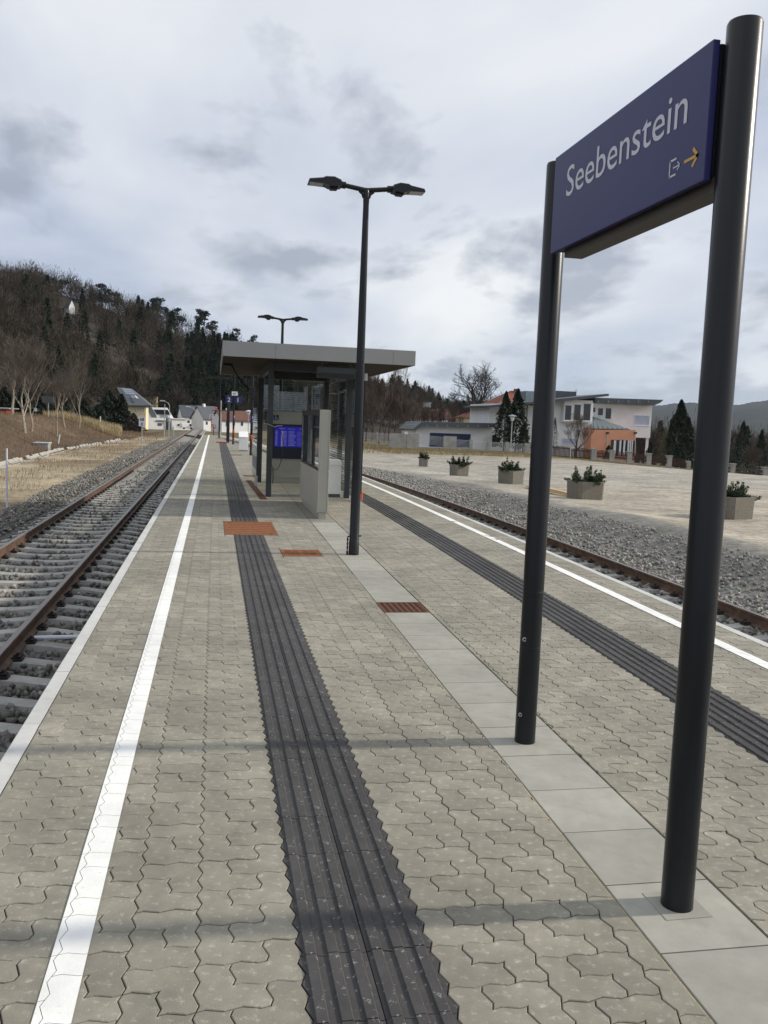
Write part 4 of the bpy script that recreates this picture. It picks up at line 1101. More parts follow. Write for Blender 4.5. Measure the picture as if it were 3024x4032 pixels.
for k, ((px, py, hp, rot), lab, wd) in enumerate(zip(PL, PLAB, PSZ)):
    Y = .55*FPX/hp if k < 4 else 20.0
    q = P(px, py, Y); zg = float(gz(q[0], Y)); cx_, cy_ = q[0], Y+wd*.35
    t = thing('planter', lab, 'planter', (cx_, cy_, zg), 'washed-concrete planters on the yard'); t.rotation_euler = (0, 0, rot)
    h_ = .56; w2 = wd/2; ch = .10*wd
    oct_ = lambda r_, c_: [(-r_+c_, -r_), (r_-c_, -r_), (r_, -r_+c_), (r_, r_-c_), (r_-c_, r_), (-r_+c_, r_), (-r_, r_-c_), (-r_, -r_+c_)]
    m = MB(); o1, o2 = oct_(w2, ch), oct_(w2-.06, ch*.8); n = 8
    m.add([(a, b, -.06) for a, b in oct_(w2*.96, ch)]+[(a, b, h_) for a, b in o1]+[(a, b, h_) for a, b in o2]+[(a, b, h_-.12) for a, b in o2],
          [(i, (i+1) % n, n+(i+1) % n, n+i) for i in range(n)]+[(n+i, n+(i+1) % n, 2*n+(i+1) % n, 2*n+i) for i in range(n)]+[(2*n+i, 2*n+(i+1) % n, 3*n+(i+1) % n, 3*n+i) for i in range(n)])
    m.build('trough', M_agg, t, world=False); s2 = MB(); s2.add([(a, b, h_-.11) for a, b in oct_(w2-.055, ch*.8)], [tuple(range(8))]); s2.build('soil', M_barkd, t, world=False)
    rg3 = np.random.default_rng(50+k); parts = []; tw = MB()
    for j in range(26):
        a = rg3.uniform(0, 2*math.pi); r_ = w2*rg3.uniform(.1, .85); el = rg3.uniform(.1, 1.3) if j > 3 else 1.4
        ln = rg3.uniform(.30, .52)*(1.2 if el > 1.2 else 1)
        p0 = np.array([r_*math.cos(a), r_*math.sin(a), h_-.08]); d_ = np.array([math.cos(a)*math.cos(el), math.sin(a)*math.cos(el), math.sin(el)])
        tw.tube(p0, p0+d_*ln, .008, .003, 4, False)
        nn_ = 90; tt = rg3.uniform(.1, 1, nn_); c_ = p0+d_*(ln*tt)[:, None]
        side = rg3.normal(size=(nn_, 3)); side -= (side@d_)[:, None]*d_; side /= np.linalg.norm(side, axis=1)[:, None]
        dirs = side+d_*.7; le = .11*(1.15-tt)+.03
        parts.append(slivers(c_+dirs*(le*.45)[:, None], dirs, le*1.1, np.full(nn_, .026), rg3))
    g_ = thing('fir_branches', ('bundle of dark green fir branches in the '+['small farthest planter', 'planter next to the farthest one', 'middle planter between its neighbours', 'planter by the timber planks', 'planter half hidden behind the sign post'][k]), 'greenery', (cx_, cy_, zg), 'fir branches in the planters'); g_.rotation_euler = (0, 0, rot)
    V, F_ = join(parts); V[:, 2] = np.maximum(V[:, 2], h_-.10); np_obj('needles', V, F_, M_fir, g_); tw.build('twig', M_firb, g_, world=False)
for k, (a, b) in enumerate((((2080, 1913), (2245, 1950)), ((2160, 1930), (2255, 1953)))):
    pa, pb = G(*a, -.62), G(*b, -.58); pa[2] = gz(pa[0], pa[1]); pb[2] = gz(pb[0], pb[1])
    o = MB().prism([(-.09, 0), (.09, 0), (.09, .05), (-.09, .05)], 'x', 0, float(np.linalg.norm(pb-pa))).build('timber_plank', M_timber)
    d_ = Vector(pb-pa).normalized(); o.matrix_basis = Matrix.Translation(Vector(pa)+Vector((0, .12*k, .035+.055*k))) @ d_.to_track_quat('X', 'Z').to_matrix().to_4x4()
    tag(o, ('long', 'short')[k]+' pale timber plank lying on the gravel behind a planter', 'plank', 'planks on the yard')

# ------------------------------------------------------------------ trees
def bare_tree(seed, h, spread, trunk_r, levels=5, fork=.3, kids=3, up=.35, n0=4, tmin=.002):
    rg = random.Random(seed); tr, tw = MB(), MB()
    def br(p, d, ln, r_, lv):
        segs = 3; q = np.array(p); dd = np.array(d); nd = 6 if lv == 0 else 5 if lv == 1 else 4 if lv == 2 else 3
        pts = [q.copy()]
        for s_ in range(segs):
            dd = dd+np.array([rg.gauss(0, .13), rg.gauss(0, .13), rg.gauss(0, .07)+up*.12]); dd /= np.linalg.norm(dd)
            q2 = q+dd*ln/segs; ra = r_*(1-.22*s_); rb = r_*(1-.22*(s_+1))
            (tr if lv < 2 else tw).tube(q, q2, ra, rb, nd, False); q = q2; pts.append((q.copy()))
        if lv >= levels: return
        n = kids if lv else n0
        for k in range(n+1):
            f = 1.0 if k < 2 else rg.uniform(.45, .95)
            base = pts[0]+(pts[-1]-pts[0])*f if f < 1 else pts[-1]
            a = rg.uniform(0, 2*math.pi); ax = np.array([math.cos(a), math.sin(a), rg.uniform(-.1, .5)])
            ndir = dd*(1.0 if lv else .7)+ax*spread*rg.uniform(.6, 1.15)+np.array([0, 0, up*.4]); ndir /= np.linalg.norm(ndir)
            br(base, ndir, ln*rg.uniform(.58, .82), r_*.34*rg.uniform(.85, 1.2)+tmin, lv+1)
    br((0, 0, -.1), (rg.gauss(0, .04), rg.gauss(0, .04), 1), h*fork, trunk_r, 0)
    k = h/max(q[2] for q in tw.v); A = np.array(tw.v); zm = A[:, 2].mean(); lx, ly = A[:, 0].mean()/zm, A[:, 1].mean()/zm      # crown sits over the trunk
    for q in (tr, tw): q.v = [((a-lx*c)*k, (b-ly*c)*k, c*k) for a, b, c in q.v]
    return tr, tw
def round_tree(seed, h, rad, trunk_r, tmin):
    """broad solitary tree: short bole, limbs fanning out to an egg-shaped crown, fine twigs at the rim"""
    rg = random.Random(seed); tr, tw = MB(), MB(); zc, hc = h*.56, h*.44
    def br(p, d, ln, r_, lv):
        q = np.array(p); dd = np.array(d); mid = []
        for s_ in range(3):
            dd = dd+np.array([rg.gauss(0, .12), rg.gauss(0, .12), rg.gauss(.03, .10)]); dd /= np.linalg.norm(dd)
            q2 = q+dd*ln/3; (tr if lv < 2 else tw).tube(q, q2, r_*(1-.2*s_), r_*(.8-.2*s_), 5 if lv < 2 else 3, False); q = q2; mid.append(q)
        if lv >= 4: return
        for k in range(4 if lv else 5):
            base = mid[-1] if k < 2 else mid[rg.randint(0, 1)]
            nd = dd+np.array([rg.gauss(0, .55), rg.gauss(0, .55), rg.gauss(.08, .40)]); nd /= np.linalg.norm(nd)
            b2 = base+nd*ln*.62; e_ = math.sqrt((b2[0]/rad)**2+(b2[1]/rad)**2+((b2[2]-zc)/hc)**2)
            br(base, nd, ln*.62*(1 if e_ < 1 else max(.35, 1.5-e_)), r_*.42+tmin, lv+1)
    tr.tube((0, 0, -.5), (0, 0, h*.16), trunk_r*1.2, trunk_r, 9, False); tr.tube((0, 0, h*.16), (.1, 0, h*.40), trunk_r, trunk_r*.6, 8, False)
    for k in range(15):
        a = k*2.4; el = R(8+78*(k/14)**.8); z0 = h*(.16+.24*k/14)
        d = np.array([math.cos(a)*math.cos(el), math.sin(a)*math.cos(el), math.sin(el)]); br((0, 0, z0), d, (rad*.55 if el < .9 else hc*.62), trunk_r*.42, 0)
    return tr, tw
def place_bare(name, label, pos, mb, m1, m2, group=None, cat='tree', rz=0, sc=1):
    t = thing(name, label, cat, pos, group); t.rotation_euler = (0, 0, rz); t.scale = (sc, sc, sc)
    if isinstance(mb[0], MB):
        a = mb[0].mesh('trunk', m1); b = mb[1].mesh('crown', m2)
    else: a, b = mb
    link(bpy.data.objects.new('trunk', a), t); link(bpy.data.objects.new('crown', b), t)
    return (a, b)
# young bare trees on the bank to the left of the track
for k, (px, py, Y, h_, sp_, r_, sd_, lab) in enumerate((
    (99.7, 1699, 60, 6.6, .55, .12, 3, 'pale multi-stemmed bare tree with spreading limbs on the bank'), (125, 1688, 62, 6.2, .42, .10, 5, 'slender bare tree just behind the multi-stemmed one on the bank'),
    (47, 1651, 70, 6.5, .40, .13, 8, 'bare tree beside the low hut on the crest of the bank'), (225, 1685, 66, 5.6, .34, .08, 12, 'thin young bare tree beside the tilted marker post'),
    (256, 1669, 74, 6.0, .40, .11, 14, 'dark-trunked bare tree among the bushes on the bank'), (312, 1673, 80, 7.6, .32, .08, 17, 'tall straight bare tree at the end of the bank'),
    )):
    p = P(px, py, Y); z_ = float(gz(p[0], Y))
    place_bare('bare_tree', lab, (p[0], Y, z_), bare_tree(sd_, h_, sp_*1.35, r_*.75, 4 if k % 2 else 5, .27, 3, .5, 4, .004), M_bark, mat('twig_pale', (.125, .105, .085), .95, 0, .25, 1), 'young bare trees on the bank')
# the big bare tree with the round crown behind the garage
p = P(1873, 1735, 180); hT = float(P(1885, 1398, 180)[2]-gz(p[0], 180))+.5
place_bare('bare_tree', 'large solitary bare tree with a round crown behind the garage', (p[0], 180, float(gz(p[0], 180))-.5), round_tree(35, hT, 6.6, .55, .013), mat('bark_far', (.045, .038, .032), .95), mat('twig_far', (.045, .038, .032), .95))
# reddish-brown thicket of bare trees between the shelter and the garage, a few meshes shared
tm_ = [bare_tree(40+i, 12.5, .42, .18, 5, .30, 3, .6, 4, .010) for i in range(3)]
tm_ = [(a.mesh('trunk', M_twigr), b.mesh('crown', M_twigr)) for a, b in tm_]
rgt = random.Random(5)
for k, px in enumerate((1440, 1462, 1490, 1512, 1535, 1560, 1588, 1600, 1622, 1645, 1668, 1700, 1735, 1768, 1800, 1828, 1936, 1965)):
    Y = rgt.uniform(128, 170); p = P(px, 1740, Y)
    place_bare('bare_tree', 'reddish-brown bare tree in the thicket between shelter and garage', (p[0], Y, float(gz(p[0], Y))-.3), tm_[k % 3], M_bark, M_twigr, 'thicket of bare trees by the garage', rz=rgt.uniform(0, 6), sc=rgt.uniform(.72, 1.08)*(1 if px < 1700 else .75))
p = P(2270, 1800, 103); place_bare('bare_shrub', 'wide bare shrub in front of the bay window of the modern house', (p[0], 103, float(gz(p[0], 103))), bare_tree(77, 6.6, .6, .10, 5, .16, 3, .55, 6), M_barkd, M_twig, cat='shrub')

def needle_crown(rg, h, r_, n, z0=.08, droop=.35, fat=.75, ln=.22, wd=.13, lump=.35):
    """conifer crown: needle quads spread through a cone/egg volume with lumpy outline"""
    t = rg.random(n)**.75; a = rg.uniform(0, 2*math.pi, n)
    prof = np.minimum(1, (1-t)/fat)**.8*np.minimum(1, t/.07+.35)
    lob = 1+lump*np.sin(a*3+t*19+rg.uniform(0, 6))*.6+lump*np.sin(a*7+t*31)*.5
    rad = r_*prof*lob*np.sqrt(rg.uniform(.25, 1, n))
    c = np.stack([rad*np.cos(a), rad*np.sin(a), h*(z0+(1-z0)*t)], 1)
    d = np.stack([np.cos(a), np.sin(a), -droop+rg.normal(0, .45, n)], 1)
    return slivers(c, d, np.full(n, ln*r_)*(.6+.7*rg.random(n)), np.full(n, wd*r_)*(.6+.8*rg.random(n)), rg)
def conifer(name, label, pos, h, r_, n, m, seed, group=None, cat='tree', **k):
    rg = np.random.default_rng(seed); t = thing(name, label, cat, pos, group)
    MB().tube((0, 0, -.3), (0, 0, h*.9), r_*.06+.03, .02, 7).build('trunk', M_barkd, t, world=False)
    V, F_ = needle_crown(rg, h, r_, n, **k); np_obj('crown', V, F_, m, t); return t
M_dkgreen = mat('dark_conifer', (.022, .033, .018), .85, 0, .45, 1.2)
M_olive = mat('olive_thuja', (.060, .066, .020), .85, 0, .4, 1.2)
M_pine = mat('pine_green', (.022, .034, .022), .85, 0, .4, .8)
def gcon(px, pyb, pyt, Y, wpx, lab, m, seed, n=4200, group=None, **k):
    p = P(px, pyb, Y); zg = float(gz(p[0], Y)); top = P(px, pyt, Y)[2]
    return conifer('conifer', lab, (p[0], Y, zg-.1), top-zg, wpx/2*Y/FPX, n, m, seed, group, **k)
gcon(1985, 1720, 1538, 104, 78, 'tall dark columnar conifer before the modern house, left of a twin', M_dkgreen, 1, fat=.6)
gcon(2030, 1740, 1528, 105, 94, 'tall dark conifer behind the street lamp before the modern house', M_dkgreen, 2, fat=.65)
gcon(2060, 1740, 1660, 102, 75, 'low dark conifer bush beside the tall pair of conifers', M_dkgreen, 3, n=1500, fat=1.0)
gcon(2180, 1750, 1640, 106, 34, 'narrow dark thuja column against the house wall', M_dkgreen, 4, n=1300, fat=.6)
gcon(2668, 1800, 1573, 122, 130, 'big dark spruce behind the brown fence right of the house', M_dkgreen, 5, n=5200, fat=.9)
gcon(2602, 1790, 1676, 110, 44, 'yellow-green thuja right of the house', M_olive, 6, n=1400, fat=.7)
gcon(2560, 1780, 1735, 105, 60, 'round dark bush beside the carport post', M_dkgreen, 7, n=1500, fat=1.0)
gcon(2700, 1800, 1640, 112, 110, 'broad dark evergreen next to the big spruce', M_dkgreen, 8, n=2600, fat=1.0)
gcon(2640, 1800, 1650, 116, 90, 'dark evergreen shrub mass in front of the spruce', M_dkgreen, 9, n=2200, fat=1.0)
gcon(2915, 1830, 1656, 118, 84, 'olive-tinted pine behind the grey wall at the far right', M_pine, 10, n=2200, fat=.8)
gcon(2990, 1835, 1690, 122, 80, 'dark fir behind the grey wall beside the olive pine', M_pine, 11, n=2000, fat=.9)
gcon(2395, 1800, 1750, 101, 60, 'small dark ball-shaped bush before the orange annex', M_dkgreen, 12, n=1000, fat=1.0)
p = P(2960, 1830, 108); place_bare('bare_shrub', 'grey-brown bare hedge shrub behind the grey garden wall', (p[0], 108, float(gz(p[0], 108))), bare_tree(88, 5.0, .75, .07, 5, .14, 3, .5, 7), M_barkd, M_twig, cat='shrub')
for k, (px, pyb, pyt, Y, wpx, m) in enumerate(((170, 1660, 1545, 105, 120, M_dkgreen), (245, 1672, 1560, 110, 110, M_dkgreen), (330, 1690, 1570, 112, 100, M_dkgreen), (385, 1700, 1590, 115, 90, M_pine), (430, 1705, 1535, 130, 110, M_dkgreen), (478, 1715, 1550, 130, 110, M_pine), (525, 1725, 1625, 128, 80, M_barkd), (90, 1640, 1530, 110, 120, M_pine), (20, 1630, 1520, 112, 110, M_dkgreen), (700, 1690, 1580, 300, 60, M_dkgreen), (735, 1690, 1600, 320, 45, M_dkgreen))):
    gcon(px, pyb, pyt, Y, wpx, ['dark evergreen tree behind the bank', 'dark rounded evergreen behind the tall dry grass'][k > 2] if k < 9 else 'dark fir between the distant white houses', m, 30+k, n=2400, group='evergreens behind the bank' if k < 9 else 'firs between the distant houses', fat=1.0 if k % 2 else .8)

# ------------------------------------------------------------------ wooded hill and distant hills
PHI = np.array([-75, -45, -25, -12.7, -6.5, -3.75, -2.2, .8, 2.6, 6.5, 10.2, 12.75, 14.4, 15.8, 18.5, 22])
ELV = np.array([.20, .21, .19, .158, .134, .125, .113, .097, .083, .066, .050, .045, .034, .027, .014, .006])
RID = np.array([380, 400, 420, 430, 440, 450, 455, 465, 475, 500, 530, 550, 570, 590, 610, 620])
FOOT = np.array([120, 150, 190, 225, 260, 300, 310, 325, 330, 340, 350, 360, 370, 390, 420, 450])
TH = 13.0
def hillz(phi, r):
    rid = np.interp(phi, PHI, RID); ft = np.interp(phi, PHI, FOOT); top = np.interp(phi, PHI, ELV)*rid+H-TH*.85
    top = np.maximum(top, -3)
    t = (r-ft)/(rid-ft); zf = -3.2
    up_ = np.where(t < 1, zf+(top-zf)*np.clip(t, 0, 1)**.85, top-(r-rid)*.12)
    return np.where(t < 0, zf-1.5-(ft-r)*.02, up_)
ph = np.arange(-75, 22.1, 1.0); rr_ = np.arange(110, 760, 13.0)
PP, RR = np.meshgrid(ph, rr_); hx = RR*np.sin(np.radians(PP)); hy = RR*np.cos(np.radians(PP)); hz_ = hillz(PP, RR)+1.5*hnoise(hx, hy, 25)
ii = np.arange(PP.size).reshape(PP.shape); F_ = np.stack([ii[:-1, :-1], ii[:-1, 1:], ii[1:, 1:], ii[1:, :-1]], -1).reshape(-1, 4)
M_floor = mat('forest_floor', (.050, .038, .027), .95, 0, .3, .05)
tag(np_obj('hill', np.stack([hx, hy, hz_], -1).reshape(-1, 3), F_, M_floor, smooth=True), kind='structure')

def bare_tpl(seed, n=330):
    rg = np.random.default_rng(seed)
    u_ = rg.normal(size=(n, 3)); u_ /= np.linalg.norm(u_, axis=1)[:, None]; u_[:, 2] = np.abs(u_[:, 2])*.95-.12
    f = rg.uniform(.25, 1, n)**.6
    lob = 1+.25*np.sin(3*np.arctan2(u_[:, 1], u_[:, 0])+seed)
    c = np.array([0, 0, .40])+u_*np.array([.30, .30, .60])*(f*lob)[:, None]
    d = u_+np.array([0, 0, .7])+rg.normal(0, .25, (n, 3))
    a = slivers(c, d, rg.uniform(.08, .2, n), rg.uniform(.006, .013, n), rg)
    m = 14; c2 = np.stack([np.zeros(m), np.zeros(m), np.linspace(.05, .6, m)], 1)+rg.normal(0, .02, (m, 3)); d2 = rg.normal(0, .3, (m, 3))+np.array([0, 0, 1.])
    return join([a, slivers(c2, d2, np.full(m, .2), np.full(m, .022), rg)])
def con_tpl(seed, n=300):
    rg = np.random.default_rng(seed); return needle_crown(rg, 1.0, .19, n, .06, .4, .95, .55, .22)
def pine_tpl(seed, n=420):
    rg = np.random.default_rng(seed); parts = []
    for k in range(9):
        a = rg.uniform(0, 6.28); z_ = rg.uniform(.55, .97); r_ = .22*(1.15-z_)/.5*rg.uniform(.3, 1); c0 = np.array([r_*math.cos(a), r_*math.sin(a), z_])
        q = rg.normal(size=(n//9, 3)); q /= np.linalg.norm(q, axis=1)[:, None]
        c = c0+q*np.array([.13, .13, .055])*rg.uniform(.4, 1, (len(q), 1)); parts.append(slivers(c, q+rg.normal(0, .5, q.shape), np.full(len(q), .06), np.full(len(q), .03), rg))
    m = 10; c2 = np.stack([np.zeros(m), np.zeros(m), np.linspace(.03, .8, m)], 1); parts.append(slivers(c2, np.tile([[0, 0, 1.]], (m, 1))+rg.normal(0, .05, (m, 3)), np.full(m, .14), np.full(m, .03), rg))
    return join(parts)
def wood(name, n, tpls, m, seed, sel, h0, h1, label):
    rg = np.random.default_rng(seed); Vs, Fs, b = [], [], 0; k = 0; tries = 0; tone = []
    while k < n and tries < n*30:
        tries += 1
        phi = rg.uniform(-24, 20); ft = np.interp(phi, PHI, FOOT); rid = np.interp(phi, PHI, RID); t = rg.uniform(-.02, 1.05)
        if not sel(phi, t, rg): continue
        r = ft+t*(rid-ft); x = r*math.sin(R(phi)); y = r*math.cos(R(phi)); z = float(hillz(phi, r))+1.5*float(hnoise(x, y, 25))
        if z < -3.5: continue
        v, f = tpls[rg.integers(len(tpls))]; hh = rg.uniform(h0, h1); a = rg.uniform(0, 6.28); c_, s_ = math.cos(a), math.sin(a)
        w_ = hh*rg.uniform(.85, 1.25)
        Vs.append(np.stack([(v[:, 0]*c_-v[:, 1]*s_)*w_+x, (v[:, 0]*s_+v[:, 1]*c_)*w_+y, v[:, 2]*hh+z-.5], 1)); Fs.append(f+b); b += len(v); k += 1
        tone.append(np.full(len(v), rg.uniform(0, 1)))
    o = np_obj(name, np.concatenate(Vs), np.concatenate(Fs), m)
    at = o.data.attributes.new('tone', 'FLOAT', 'POINT'); at.data.foreach_set('value', np.concatenate(tone).astype(np.float32))
    return tag(o, label, 'wood', kind='stuff')
def tonemat(name, c1, c2):
    m = bpy.data.materials.new(name); m.use_nodes = True; t = m.node_tree; b = t.nodes['Principled BSDF']; b.inputs['Roughness'].default_value = .95; b.inputs['Specular IOR Level'].default_value = .1
    at = t.nodes.new('ShaderNodeAttribute'); at.attribute_name = 'tone'; mx = t.nodes.new('ShaderNodeMixRGB'); t.links.new(at.outputs['Fac'], mx.inputs[0])
    mx.inputs[1].default_value = (*c1, 1); mx.inputs[2].default_value = (*c2, 1); t.links.new(mx.outputs[0], b.inputs['Base Color']); return m
firs = lambda phi, t: math.exp(-((phi-1.0)/3.4)**2)*(1 if t > .05 else .3)
wood('bare_wood', 1150, [bare_tpl(i) for i in range(6)], tonemat('wood_twigs', (.036, .030, .022), (.076, .062, .044)), 71, lambda p_, t_, g_: g_.random() > firs(p_, t_)*.85 and not (abs(p_+8.8) < .75 and .55 < t_ < .86), 10, 15, 'brown leafless wood covering the hillside')
wood('fir_wood', 420, [con_tpl(i) for i in range(5)], tonemat('wood_needles', (.012, .021, .012), (.030, .040, .018)), 72, lambda p_, t_, g_: g_.random() < (firs(p_, t_)+.07)*(t_ < .85)+.22*(p_ > 8)*(t_ > .3), 9, 15, 'dark fir wood on the end of the hill')
# trees on the skyline that stand out one by one
rgp = random.Random(9)
pts_ = [pine_tpl(i, 640) for i in range(4)]; cts_ = [con_tpl(20+i, 520) for i in range(2)]; bts_ = [bare_tpl(20+i, 520) for i in range(2)]
def tpl_mesh(v, f, m): return np_mesh('crown', v, f, m)
PM = [tpl_mesh(v, f, M_pine) for v, f in pts_]; CM = [tpl_mesh(v, f, M_dkgreen) for v, f in cts_]; BM = [tpl_mesh(v, f, M_twig) for v, f in bts_]
tkm = MB().tube((0, 0, -.02), (0, 0, .8), .012, .006, 6).mesh('trunk', M_barkd)
SKY = [(205, 1090, 'p', 15), (245, 1100, 'p', 16), (365, 1140, 'p', 16), (400, 1120, 'p', 18), (430, 1135, 'p', 17), (455, 1150, 'p', 16), (545, 1165, 'c', 18), (560, 1180, 'c', 15), (600, 1172, 'p', 16), (625, 1170, 'p', 17), (655, 1190, 'p', 16), (700, 1215, 'p', 15), (780, 1215, 'p', 16), (805, 1222, 'p', 16), (835, 1245, 'p', 15), (930, 1295, 'p', 15), (1005, 1320, 'p', 16), (60, 1055, 'b', 16), (150, 1075, 'b', 15), (305, 1115, 'b', 17), (515, 1175, 'b', 15), (1545, 1475, 'c', 12), (1635, 1500, 'c', 13), (1690, 1520, 'c', 13), (1570, 1478, 'p', 12)]
for k, (px, py, ty, hh) in enumerate(SKY):
    d = ray(px, py); phi = math.degrees(math.atan2(d[0], d[1])); rad = float(np.interp(phi, PHI, RID))-rgp.uniform(0, 14)
    d = d/np.hypot(d[0], d[1])*rad; top = CO+d; zb = float(hillz(phi, rad))-.3; hh = max(hh, top[2]-zb)
    nm, lab, ms = {'p': ('pine_tree', 'flat-crowned dark pine standing out on the hill crest', PM), 'c': ('fir_tree', 'pointed dark fir standing out on the hill crest', CM), 'b': ('bare_tree', 'fine-twigged bare tree standing out on the hill crest', BM)}[ty]
    t = thing(nm, lab, 'tree', (top[0], top[1], top[2]-hh), {'p': 'pines on the hill crest', 'c': 'firs on the hill crest', 'b': 'bare trees on the hill crest'}[ty])
    t.rotation_euler = (0, 0, rgp.uniform(0, 6)); t.scale = (hh*.95, hh*.95, hh)
    link(bpy.data.objects.new('crown', ms[k % len(ms)]), t); link(bpy.data.objects.new('trunk', tkm), t)
# small white chapel gable high on the hill
d = ray(275, 1215); phi = math.degrees(math.atan2(d[0], d[1])); d = d/np.hypot(d[0], d[1])*395; c = CO+d; zb = float(hillz(phi, 395))
ch_ = thing('hill_chapel', 'tiny white gabled building among the trees high on the hill', 'building', (c[0], c[1], zb))
MB().prism([(c[0]-2.0, zb-1), (c[0]+2.0, zb-1), (c[0]+2.0, c[2]+.8), (c[0], c[2]+3.6), (c[0]-2.0, c[2]+.8)], 'y', c[1]-3, c[1]+3).build('wall', M_plaster, ch_)
MB().prism([(c[0]-2.4, c[2]+.4), (c[0], c[2]+3.75), (c[0]+2.4, c[2]+.4), (c[0]+2.4, c[2]+.7), (c[0], c[2]+4.05), (c[0]-2.4, c[2]+.7)], 'y', c[1]-2.6, c[1]+3.4).build('roof', M_roofgrey, ch_)
ch_.rotation_euler = (0, 0, R(35)); ch_.scale = (.62, .62, .9)
# distant ridge
ph = np.arange(14, 75, .12); rows = [(1500, 0), (2000, .55), (2500, 1.0), (3000, .85)]
V = []
for r, f in rows:
    for p_ in ph:
        e_ = .0345+.0035*math.sin(p_*.35+1)+.002*math.sin(p_*1.3)-.012*sstep((22-p_)/8)
        zt = e_*2500+H+1.6*math.sin(p_*13.3)*math.sin(p_*7.7+1)*(f > .9)+12*math.sin(p_*1.1+r)*(0 < f < .9)
        V.append((r*math.sin(R(p_)), r*math.cos(R(p_)), -6+(zt+6)*f))
n = len(ph); F_ = [(j*n+i, j*n+i+1, (j+1)*n+i+1, (j+1)*n+i) for j in range(3) for i in range(n-1)]
tag(np_obj('distant_hills', np.array(V), np.array(F_), M_hill), kind='structure')

# ------------------------------------------------------------------ houses
def bx(m, px0, px1, py0, py1, Y0, depth, zbase=None):
    a = P((px0+px1)/2, py0, Y0); b = P((px0+px1)/2, py1, Y0); my = (py0+py1)/2
    x0 = P(px0, my, Y0)[0]; x1 = P(px1, my, Y0)[0]
    return m.box(x0, x1, Y0, Y0+depth, b[2] if zbase is None else zbase, a[2])
def pxz(pts, Y): return [(P(a, b, Y)[0], P(a, b, Y)[2]) for a, b in pts]
def window(parent, px0, px1, py0, py1, Y0, mpane=None, bars=0, fw_=.08):
    my = (py0+py1)/2; mx_ = (px0+px1)/2
    x0, x1 = P(px0, my, Y0)[0], P(px1, my, Y0)[0]; z1, z0 = P(mx_, py0, Y0)[2], P(mx_, py1, Y0)[2]
    f = MB()
    for a in ((x0, x1, z0, z0+fw_), (x0, x1, z1-fw_, z1)): f.box(a[0], a[1], Y0-.06, Y0-.003, a[2], a[3])
    xs = [x0+fw_/2]+[x0+(x1-x0)*(k+1)/(bars+1) for k in range(bars)]+[x1-fw_/2]
    for xx in xs: f.box(xx-fw_/2, xx+fw_/2, Y0-.058, Y0-.004, z0+fw_, z1-fw_)
    w_ = f.build('window', M_wframe, parent)
    MB().box(x0+fw_/2, x1-fw_/2, Y0-.03, Y0-.006, z0+fw_/2, z1-fw_/2).build('pane', mpane or M_win, w_); MB().box(x0-.05, x1+.05, Y0-.12, Y0-.004, z0-.07, z0-.002).build('sill', M_wframe, w_)
    return w_
z6 = lambda a, b: (1880+.4943*a, 1480+.4943*b)
def z6b(m, a0, a1, b0, b1, Y, d, zb=None): return bx(m, *(1880+.4943*q for q in (a0, a1)), *(1480+.4943*q for q in (b0, b1)), Y, d, zb)
def z6w(parent, a0, a1, b0, b1, Y, **k): return window(parent, 1880+.4943*a0, 1880+.4943*a1, 1480+.4943*b0, 1480+.4943*b1, Y, **k)
c = P(2200, 1800, 112)
mh_ = thing('modern_house', 'modern white two-storey house with sloping dark roofs and orange annex', 'house', (c[0], 112, -2))
GB = -4.0
rgh = np.random.default_rng(17)
def belt(name, px0, px1, Y0, Y1, n, h0, h1, tp, m, label):
    Vs, Fs, b = [], [], 0
    for k in range(n):
        Y = rgh.uniform(Y0, Y1); x = P(rgh.uniform(px0, px1), 1780, Y)[0]; z = float(gz(x, Y)); v, f = tp[k % len(tp)]; hh = rgh.uniform(h0, h1); a = rgh.uniform(0, 6); c_, s_ = math.cos(a), math.sin(a)
        Vs.append(np.stack([(v[:, 0]*c_-v[:, 1]*s_)*hh+x, (v[:, 0]*s_+v[:, 1]*c_)*hh+Y, v[:, 2]*hh+z-.4], 1)); Fs.append(f+b); b += len(v)
    o = np_obj(name, np.concatenate(Vs), np.concatenate(Fs), m); tag(o, label, 'trees', kind='stuff')
belt('far_trees', 2330, 3120, 150, 330, 130, 8, 13, bts_, M_twig, 'distant belt of bare trees behind the gardens on the right')
belt('far_evergreens', 2500, 3120, 135, 300, 40, 5, 10, cts_, M_dkgreen, 'distant dark evergreens behind the gardens on the right')
z6b(MB(), 88, 640, 232, 600, 112, 9, GB).build('wall', M_plaster, mh_); z6b(MB(), 560, 912, 205, 600, 111.2, 9, GB).build('wall', M_plaster, mh_)
z6b(MB(), 688, 914, 192, 372, 110.2, 1.0).build('bay', M_plaster, mh_)
z6b(MB(), 905, 1385, 215, 487, 114, 8).build('wall', M_plaster, mh_); z6b(MB(), 905, 1250, 487, 640, 114.5, 6, GB).build('wall', M_plaster, mh_)
an = z6b(MB(), 905, 1255, 424, 600, 109, 5, GB).build('annex', M_orangepl, mh_)
MB().prism(pxz([z6(*q) for q in ((75, 236), (440, 203), (1028, 143), (1028, 161), (620, 210), (75, 252))], 110), 'y', 109.3, 121).build('roof', M_roofgrey, mh_)
r2_ = MB().prism(pxz([z6(*q) for q in ((922, 174), (1465, 191), (1440, 215), (1390, 236), (922, 216))], 113), 'y', 112.4, 123).build('roof', M_roofgrey, mh_)
for k in range(6):
    a = P(*z6(960+80*k, 205), 112.3); MB().box(a[0]-.08, a[0]+.08, 112.2, 112.39, a[2]-.1, a[2]+.12).build('rafter', M_rooflight, r2_)
z6b(MB(), 385, 612, 125, 205, 117, 5).build('roof_box', M_rooflight, mh_); z6b(MB(), 612, 790, 122, 180, 117.1, 4).build('roof_box', M_roofgrey, mh_)
